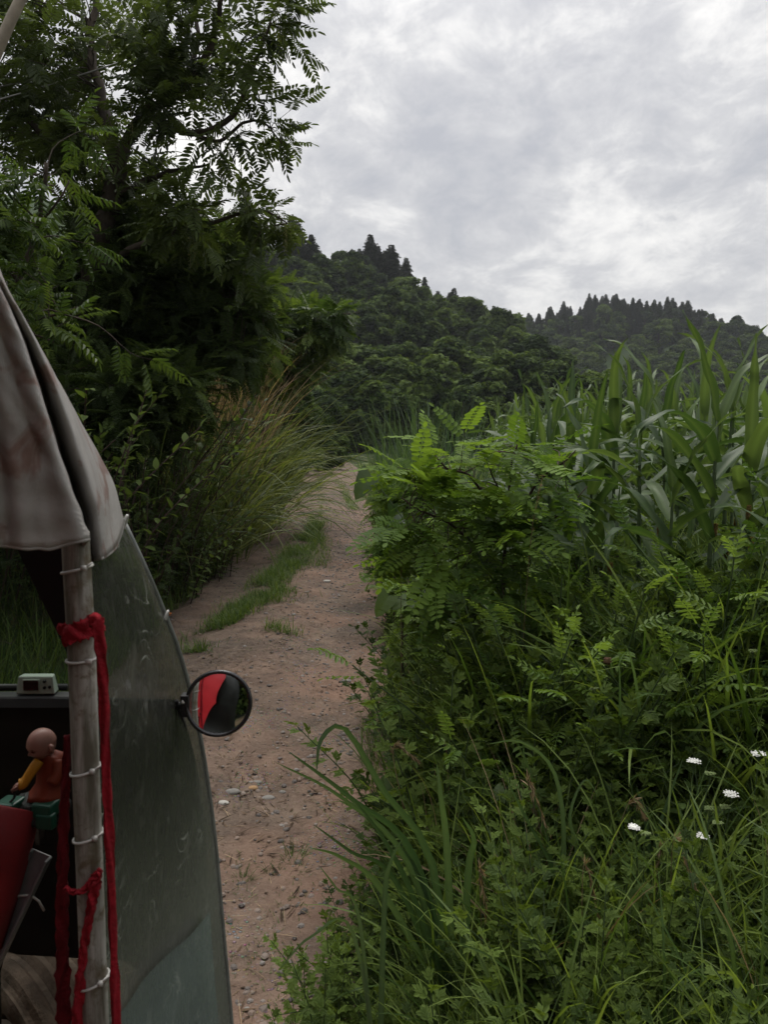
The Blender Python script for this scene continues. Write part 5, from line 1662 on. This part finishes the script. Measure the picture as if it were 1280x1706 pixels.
# front wheel: tyre with ribs, rim, hub
WX, WY, WR = -.72, 1.52, .31
rings = []; NA, NP = 72, 48
prof = []
for j in range(NP):
    a = 2 * pi * j / NP
    r_ = .072
    gr = .016 if (j % 5 < 2 and -1.3 < ((a + pi) % (2 * pi) - pi) < 1.3) else 0
    prof.append((r_ * sin(a) * 1.1, WR - .072 + (r_ - gr) * cos(a)))
for i in range(NA):
    an = 2 * pi * i / NA
    rings.append([(WX + x, WY + cos(an) * q, WR + sin(an) * q) for x, q in prof])
rings.append(rings[0])
wheel = None
mb = MB(); mb.loft(rings, closed=True)
STEER = rotz(radians(48))
def steer(m_):
    c_ = np.array([WX, WY, 0]); m_.V = [((v - c_) @ STEER.T + c_).astype(np.float32) for v in m_.V]
steer(mb)
tyre = vpart(mb, 'wheel', V['tyre'], smooth=False)
mb = MB()
for x in (-.05, .05):
    mb.loft([[(WX + x, WY + cos(a) * q, WR + sin(a) * q) for a in np.linspace(0, 2 * pi, 32, endpoint=False)] for q in (.17, .12, .04)], closed=True)
mb.tube([(WX - .09, WY, WR), (WX + .09, WY, WR)], .03, 14)
steer(mb)
vpart(mb, 'rim', V['steel'], tyre, True)
# fork down to the axle
mb = MB()
for x in (-.11, .11): mb.tube([(WX + x, WY, WR), (WX + x, WY - .03, WR + .34), (WX + x * .5, WY - .05, .86)], .018, 10)
steer(mb)
vpart(mb, 'fork', V['black'], smooth=True)

# red nose shell and the red box with black tarpaulin behind the rider
rings = []
for f in np.linspace(0, 1, 10):
    z = .64 + (1.04 - .64) * f; yb = 1.42 + .30 * sin(pi * (.15 + .55 * f)); w_ = .50 - .06 * f
    rings.append([(-.94 + w_ * sx_, 1.40 + (yb - 1.40) * (1 - abs(sx_) ** 3), z) for sx_ in np.linspace(-1, 1, 21)])
mb = MB(); mb.loft(rings); o = vpart(mb, 'nose_shell', V['red'], smooth=True); sol = o.modifiers.new('thick', 'SOLIDIFY'); sol.thickness = .004
mb = MB(); mb.box((-.93, -1.35, .95), (.92, 1.9, 1.0)); vpart(mb, 'cargo_box', V['red'], bevel=.03)
quadplate([(-1.6, -.55, .5), (-.45, -.55, .5), (-.40, -.55, .8), (-.20, -.55, 1.3), (.0, -.55, 1.66), (.03, -.55, 1.98), (-1.6, -.55, 1.98)], .04, 'bulkhead', V['red'], bevel=.012)
mb = MB(); mb.box((-.42, -1.35, 1.05), (.03, 1.7, .03)); vpart(mb, 'box_rail', V['black'], bevel=.006)
mb = MB(); mb.loft([[(x, y, 1.46 + .22 * sin(pi * (x + 1.42) / 1.0) + .02 * sin(y * 9 + x * 5)) for x in np.linspace(-1.42, -.42, 14)] for y in np.linspace(-2.35, -.62, 20)])
mb.loft([[(x + .05 * sin(z * 5), -.75 - .9 * (1 - ((x + .75) / 1.0) ** 2) * 0 - .12 * sin(z * 3 + x * 4) , z) for x in np.linspace(-1.5, .22, 14)] for z in np.linspace(.45, 2.0, 14)])
o = vpart(mb, 'load_cover', V['tarp'], smooth=True); sol = o.modifiers.new('thick', 'SOLIDIFY'); sol.thickness = .004
for sx_ in (-.93 - .50, -.93 + .50):
    mb = MB(); rr2 = []
    for i in range(41):
        an = 2 * pi * i / 40; rr2.append([(sx_ + .07 * sin(b_), -1.6 + cos(an) * (.24 + .06 * cos(b_)), .30 + sin(an) * (.24 + .06 * cos(b_))) for b_ in np.linspace(0, 2 * pi, 12, endpoint=False)])
    mb.loft(rr2, closed=True); wo = vpart(mb, 'wheel', V['groove'], smooth=True)
    mb = MB(); mb.tube([(sx_ - .05, -1.6, .3), (sx_ + .05, -1.6, .3)], .19, 24); vpart(mb, 'rim', V['steel'], wo)
mb = MB(); mb.box((-.95, .15, .48), (.75, 1.9, .05)); mb.tube([(-1.3, .9, .5), (-1.3, .9, 1.95)], .016, 10); mb.tube([(-1.36, -.4, 1.4), (-1.36, -.4, 1.95)], .016, 10); mb.tube([(-.5, -.5, 1.4), (-.5, -.5, 1.95)], .016, 10)
vpart(mb, 'chassis', V['black'])

# unseen canvas added on the far side to keep the cab dark
mb = MB(); mb.loft([[(-1.62 + .02 * sin(y * 8 + z), y, z) for z in np.linspace(.75, 1.96, 8)] for y in np.linspace(-.52, 1.15, 14)]); vpart(mb, 'added_shade_curtain', V['canvas'], smooth=True)

# round mirror on its stalk
mc = P(364, 1172, 1.2)
mn = unit(np.array([.145, -1.0, .150])); mr = .050
mu = unit(np.cross(mn, [0, 0, 1.])); mv = np.cross(mu, mn)
root = bpy.data.objects.new('side_mirror', None); root.parent = veh; COL.objects.link(root)
mb = MB(); rg = []
for q, h in ((.02, .0028), (.4, .0024), (.7, .0014), (.9, .0006), (1.0, 0)):
    rg.append([mc + mu * mr * .95 * q * cos(a) + mv * mr * .95 * q * sin(a) + mn * h for a in np.linspace(0, 2 * pi, 48, endpoint=False)])
mb.loft(rg, closed=True, capped=False); mb.add(np.concatenate([np.array(rg[0]), [mc + mn * .0028]]), None, [(i, (i + 1) % 48, 48) for i in range(48)])
vpart(mb, 'mirror_glass', V['chrome'], root, True)
mb = MB(); rg = []
for i in range(49):
    a = 2 * pi * i / 48
    e = mu * cos(a) + mv * sin(a)
    rg.append([mc + e * (mr + .0035 * cos(b_)) + mn * (.0045 * sin(b_) - .001) for b_ in np.linspace(0, 2 * pi, 8, endpoint=False)])
mb.loft(rg, closed=True)
bk = []
for q, h in ((1.0, -.004), (.92, -.012), (.6, -.022), (.15, -.026)):
    bk.append([mc + mu * mr * q * cos(a) + mv * mr * q * sin(a) + mn * h for a in np.linspace(0, 2 * pi, 32, endpoint=False)])
mb.loft(bk, closed=True, capped=True)
vpart(mb, 'mirror_rim', V['rim'], root, True)
mb = MB(); lf_ = mc - np.array([.048, 0, .004])
mb.box(mc - np.array([.052, 0, .002]), (.014, .020, .036)); mb.tube([lf_, lf_ + np.array([-.03, .01, -.002]), (-.40, 1.30, mc[2] - .05), (-.47, 1.38, mc[2] - .12)], .006, 8)
vpart(mb, 'mirror_arm', V['black'], root, False, .002)
mb = MB(); mb.tube([mc + np.array([-.056, -.006, .010]), mc + np.array([-.054, -.010, .003])], [.003, .003], 8); vpart(mb, 'mirror_screw', V['tie'], root, True)

# ------------------------------------------------------------------ red cloth strip tied round the post
cloth = thing('cloth_strap', 'long strip of red cloth knotted round the white post and hanging down', 'cloth strip', (0, 0, 0))


def ribbon(pts, wv, th, nm, twist=0.0, mname='redcloth'):
    c = curve(pts, 60); k = len(c); tg = unit(np.gradient(c, axis=0))
    rg = []
    for i in range(k):
        t = i / (k - 1); w_ = np.interp(t, np.linspace(0, 1, len(wv)), wv)
        s0 = unit(np.cross(tg[i], [0, 1., 0])); n0 = np.cross(s0, tg[i]); an = twist * t + .35 * sin(t * 11)
        s = s0 * cos(an) + n0 * sin(an); n = np.cross(tg[i], s)
        w_ = w_ * (1 + .13 * sin(i * 1.7) + .10 * sin(i * 3.1 + 1)); f_ = 3.1 * sin(i * .35)
        rg.append([c[i] + s * w_ * .5 * cos(a) + n * th * (.75 * sin(a) + .6 * cos(3 * a + f_)) for a in np.linspace(0, 2 * pi, 22, endpoint=False)])
    m = MB(); m.loft(rg, closed=True, capped=True)
    return m.build(nm, V[mname], cloth, True)


c0 = P(134, 1046, .86)
ring = [c0 + np.array([.0185 * cos(a), .0185 * sin(a), .006 * cos(a) - .001]) for a in np.linspace(0, 2 * pi, 30)]
ribbon(ring, [.024, .022, .026, .022, .024], .0035, 'loop', .0)
ribbon([P(150, 1036, .838), P(160, 1034, .835), P(165, 1060, .836), P(172, 1150, .84), P(176, 1280, .845), P(182, 1400, .845), P(188, 1560, .845), P(194, 1720, .845), P(198, 1850, .845)], [.015, .016, .0125, .011, .0105, .0115, .011, .012, .012], .0034, 'tail', 1.2)
ribbon([P(112, 1225, .90), P(106, 1370, .885), P(103, 1500, .885), P(104, 1620, .885), P(108, 1760, .885)], [.008, .012, .014, .017, .018], .005, 'tail', .6, 'redcloth_shaded')
ribbon([P(166, 1452, .842), P(158, 1478, .84), P(150, 1520, .84), P(140, 1575, .842), P(134, 1640, .845), P(128, 1740, .85)], [.006, .013, .010, .010, .014, .016], .004, 'tail', .9)
ribbon([P(108, 1478, .843), P(122, 1486, .838), P(140, 1482, .838), P(156, 1462, .84), P(168, 1448, .845)], [.004, .006, .007, .009, .006], .003, 'knot', .0)

# ------------------------------------------------------------------ clock on the dash
cc = P(57, 1138, 1.188)
clk = thing('desk_clock', 'small pale green digital clock standing on the dark dash', 'clock', (cc[0], cc[1], dz + .006))
ck = P(57, 1138, 1.2) - np.array([cc[0], cc[1], dz + .006]) + 0
W_, H_ = .062, .028
mb = MB(); rg = []
for (y, zx) in ((0, 0), (.018, .0)):
    pass
mb.add([(-W_ / 2, 0, 0), (W_ / 2, 0, 0), (W_ / 2 - .004, .004, H_), (-W_ / 2 + .003, .004, H_), (-W_ / 2 + .004, .022, 0), (W_ / 2 - .002, .022, 0), (W_ / 2 - .006, .018, H_ + .001), (-W_ / 2 + .007, .018, H_ + .001)],
       [(0, 1, 2, 3), (1, 5, 6, 2), (5, 4, 7, 6), (4, 0, 3, 7), (3, 2, 6, 7), (0, 4, 5, 1)])
mb.build('body', V['clock'], clk, bevel=.0022)
mb = MB(); mb.box((-.006, .0012, .0145), (.027, .0022, .019)); mb.build('bezel', V['clock'], clk, bevel=.0008)
mb = MB(); mb.box((-.006, .0004, .0145), (.0235, .0022, .0155)); mb.build('screen', V['lcd'], clk)
for bx_, bz_ in ((.015, .021), (.015, .011), (.023, .012)):
    mb = MB(); mb.tube([(bx_, .0045, bz_), (bx_, -.0002, bz_ - .0005)], .0024, 10); mb.build('button', V['black'], clk)

# ------------------------------------------------------------------ little monk figure
FS = 1.0
fb = P(72, 1322, 1.05)                # where it sits
fig = thing('monk_figurine', 'small bald seated child figurine in orange robe with one yellow sleeve reaching out', 'figurine', fb)
pxm = 1.05 / FPX                      # metres per photo pixel there


def fp(u, v, dy=0.0): return np.array([(u - 72) * pxm, dy, (1322 - v) * pxm])


# one continuous body: head with face, neck, trunk, crossed legs
hc = fp(73, 1232); hr = 24 * pxm
look = unit(np.array([-.60, -.80, -.22])); hx = unit(np.cross(look, [0, 0, 1.])); hz = np.cross(hx, look)
rg = []
for i in range(33):
    th = pi * i / 32
    ring = []
    for j in range(40):
        ph = 2 * pi * j / 40
        d = np.array([sin(th) * sin(ph), sin(th) * cos(ph), cos(th)])       # x right, y look, z up
        x, y, z = d
        r = 1.0
        if z > 0: y_s, z_s = 1.04, 1.12
        else: y_s, z_s = .96, 1.12
        q = np.array([x * (.93 if z > -.1 else .93 - .10 * (-z)), y * y_s, z * z_s])
        ang = lambda X, Z: exp_(-((x - X) ** 2 + (z - Z) ** 2) / .022) if y > 0 else 0.0
        exp_ = math.exp
        q[1] += .26 * ang(0, -.26) + .07 * (ang(.36, -.42) + ang(-.36, -.42)) - .10 * (ang(.30, -.10) + ang(-.30, -.10)) + .05 * (ang(.3, .12) + ang(-.3, .12)) + .07 * ang(0, -.55) - .06 * ang(0, -.68) + .10 * ang(0, -.86)
        ring.append(hc + (hx * q[0] + look * q[1] + hz * q[2]) * hr)
    rg.append(ring)
body = MB(); body.loft(rg, closed=True)
nk = [hc - hz * hr * .8 - look * hr * .2, fp(82, 1262, .004), fp(84, 1285, .006), fp(84, 1305, .006), fp(83, 1320, .004)]
radn = [.010, .010, .012, .013, .014]
body.tube(curve(nk, 12), np.interp(np.linspace(0, 1, len(curve(nk, 12))), np.linspace(0, 1, 5), radn), 20)
bo = body.build('body', V['skin'], fig, True)
# ears
for sd in (-1, 1):
    e = hc + hx * sd * hr * .90 - look * hr * .08 - hz * hr * .18
    m = MB(); m.tube([e + hz * hr * .26, e + hz * hr * .12 + hx * sd * hr * .12 - look * hr * .06, e - hz * hr * .08 + hx * sd * hr * .10, e - hz * hr * .34], [hr * .11, hr * .19, hr * .17, hr * .15], 10)
    m.build('ear', V['skin'], fig, True)
# closed eyes, brows, mouth
for sd in (-1, 1):
    m = MB(); m.tube([hc + hx * hr * (sd * .30 + dx) + hz * hr * (-.10 - .05 * (1 - (dx / .14) ** 2)) + look * hr * sqrt(max(.1, .97 - (sd * .30 + dx) ** 2)) * .93 for dx in (-.14, -.07, 0, .07, .14)], hr * .06, 6); m.build('eyelid', V['feature'], fig, True)
    m = MB(); m.tube([hc + hx * hr * (sd * .31 + dx) + hz * hr * (.10 - .04 * (dx / .15) ** 2) + look * hr * sqrt(max(.1, 1.0 - (sd * .31 + dx) ** 2)) * 1.01 for dx in (-.15, 0, .15)], hr * .04, 6); m.build('eyebrow', V['feature'], fig, True)
m = MB(); m.tube([hc + hx * hr * dx + hz * hr * (-.64 + .06 * (dx / .16) ** 2) + look * hr * .80 for dx in (-.16, -.08, 0, .08, .16)], hr * .05, 6); m.build('mouth', V['feature'], fig, True)
# robe
rb = [(fp(80, 1250, .004), .010, .010), (fp(85, 1256, .006), .017, .013), (fp(86, 1268, .007), .021, .016), (fp(85, 1285, .007), .020, .018), (fp(84, 1304, .006), .021, .020), (fp(81, 1318, .002), .026, .024), (fp(79, 1325, 0), .029, .027)]
m = MB(); m.loft([[c + np.array([a * cos(t) * (1 + .05 * sin(5 * t + i)), b2 * sin(t) * (1 + .05 * sin(4 * t)), .002 * sin(3 * t)]) for t in np.linspace(0, 2 * pi, 32, endpoint=False)] for i, (c, a, b2) in enumerate(rb)], closed=True, capped=True)
m.build('robe', V['robe'], fig, True)
m = MB(); m.tube(curve([fp(72, 1258, -.008), fp(63, 1272, -.016), fp(52, 1290, -.022), fp(45, 1292, -.024)], 10), [.007, .0075, .0075, .007, .0068, .0065, .007, .0074, .0078, .008][:len(curve([fp(72, 1258, -.008), fp(63, 1272, -.016), fp(52, 1290, -.022), fp(45, 1292, -.024)], 10))], 14)
m.build('sleeve', V['sleeve'], fig, True)
m = MB(); m.tube(curve([fp(98, 1262, 0), fp(102, 1282, -.008), fp(96, 1296, -.016)], 8), .0085, 12); m.build('sleeve', V['robe'], fig, True)
# hand with fingers closing on a string of beads
h0 = fp(43, 1294, -.025)
m = MB(); m.tube([fp(48, 1292, -.024), h0, h0 + np.array([-.004, -.001, -.003])], [.0038, .0046, .0036], 10)
for k in range(4): m.tube([h0 + np.array([-.003, -.003 + .002 * k, -.001]), h0 + np.array([-.007, -.003 + .002 * k, -.004]), h0 + np.array([-.006 + .0006 * k, -.003 + .002 * k, -.008])], [.0014, .0013, .0010], 7)
m.tube([h0 + np.array([.001, -.004, .001]), h0 + np.array([-.003, -.006, -.001]), h0 + np.array([-.005, -.005, -.004])], [.0015, .0014, .0011], 7)
m.build('hand', V['skin'], fig, True)
m = MB()
for k in range(11):
    c = h0 + np.array([-.008 + .004 * sin(k * .6), -.002, -.006 - .0026 * k]); m.loft([[c + np.array([.0019 * sin(t) * cos(a), .0019 * sin(t) * sin(a), .0019 * cos(t)]) for a in np.linspace(0, 2 * pi, 10, endpoint=False)] for t in np.linspace(.05, pi - .05, 7)], closed=True)
m.build('bead_string', V['black'], fig, True)
# rock and green plates under it
m = MB(); r_ = np.random.default_rng(9); rg = []
bc = P(66, 1334, 1.05) - np.array(fb)
for i, (q, h) in enumerate(((.018, .010), (.034, .004), (.042, -.006), (.040, -.018), (.03, -.026))):
    rg.append([bc + np.array([q * cos(a) * r_.uniform(.8, 1.15), q * .8 * sin(a) * r_.uniform(.8, 1.15), h + r_.uniform(-.002, .002)]) for a in np.linspace(0, 2 * pi, 14, endpoint=False)])
m.loft(rg, closed=True, capped=True); m.build('rock_base', V['rock'], fig)
m = MB(); m.tube([P(20, 1334, 1.03) - fb, P(34, 1330, 1.02) - fb, P(50, 1338, 1.02) - fb], [.005, .010, .008], 10); m.build('frog_base', V['green'], fig, True) if False else None
tray = thing('green_tray', 'broken green plastic holder under the seated figurine', 'holder', P(50, 1345, 1.05))
tb = P(50, 1345, 1.05)
m = MB()
for (u, v, Y, sx_, sy_, sz_) in [(16, 1338, 1.03, .030, .03, .010), (78, 1345, 1.03, .030, .03, .020), (76, 1367, 1.02, .026, .014, .022), (48, 1350, 1.06, .075, .05, .008)]:
    m.box(P(u, v, Y) - tb, (sx_, sy_, sz_), rotz(-.2) @ np.eye(3))
m.build('holder', V['green'], tray, bevel=.003)
m = MB(); m.tube([P(60, 1350, 1.06) - tb, P(64, 1380, 1.14) - tb, P(66, 1400, 1.34) - tb], .009, 8); m.build('stem', V['black'], tray)

# ------------------------------------------------------------------ odds and ends
def loose(name, label, cat, mb, m, smooth=False): return tag(mb.build(name, m, None, smooth), label, cat)


x, y = G(281, 1022); z = gz(x, y)
m = MB()
for k in range(5):
    m.inst(OVAL[k % 3], [(x + random.gauss(0, .012), y + random.gauss(0, .012), z + .02 + .008 * k)], frames(np.array([[random.gauss(0, 1), random.gauss(0, 1), .3]]), np.array([[random.gauss(0, .5), random.gauss(0, .5), 1]])), .05, .5)
loose('fallen_flower', 'small crumpled orange flower lying by the left wheel track next to the curtain edge', 'flower', m, plain('orange_petal', (.55, .16, .03), .7, .2, 0, .3, 40))
m = MB(); m.inst(stones_tpl(44), [(x + .01, y - .05, z + .012)], rotz([.4]), .03, .5)
loose('dark_clod', 'dark clod of earth under the orange flower', 'clod', m, V['rock'])
m = MB(); m.tube(curve([P(-420, 1040, 3.2), P(-120, 350, 3.15), P(0, 72, 3.1), P(38, -10, 3.1), P(90, -120, 3.1)], 14), np.linspace(.026, .016, 16)[:len(curve([P(-420, 1040, 3.2), P(-120, 350, 3.15), P(0, 72, 3.1), P(38, -10, 3.1), P(90, -120, 3.1)], 14))], 10)
loose('bamboo_pole', 'pale weathered pole slanting across the top left corner', 'pole', m, plain('weathered_bamboo', (.33, .29, .23), .75, .3, 0, .3, 20), True)
for i, (a, b_, lab) in enumerate([(( -500, 262, 6.5), (205, 102, 7.6), 'lower of two thin wires running into the tall tree'), ((-500, 205, 6.5), (132, 112, 7.8), 'upper of two thin wires running into the tall tree')]):
    m = MB(); p0, p1 = P(*a), P(*b_)
    m.tube([p0 + (p1 - p0) * t + np.array([0, 0, -.10 * sin(pi * t)]) for t in np.linspace(0, 1, 16)], .007, 6)
    loose('overhead_wire', lab, 'wire', m, plain('grey_wire', (.22, .22, .20), .6, .4, 0, .2, 20), True)

# ------------------------------------------------------------------ thin air between here and the far hill
hb = MB(); hb.box((0, 425, 40), (880, 1010, 88))
hm = bpy.data.materials.new('thin_haze'); hm.use_nodes = True
ht = NT(hm.node_tree)
hv = ht.n('ShaderNodeVolumePrincipled', i_Color=(.86, .90, .95, 1), i_Density=.0003)
ht.n('ShaderNodeOutputMaterial', i_Volume=hv)
tag(hb.build('haze', hm), kind='stuff')
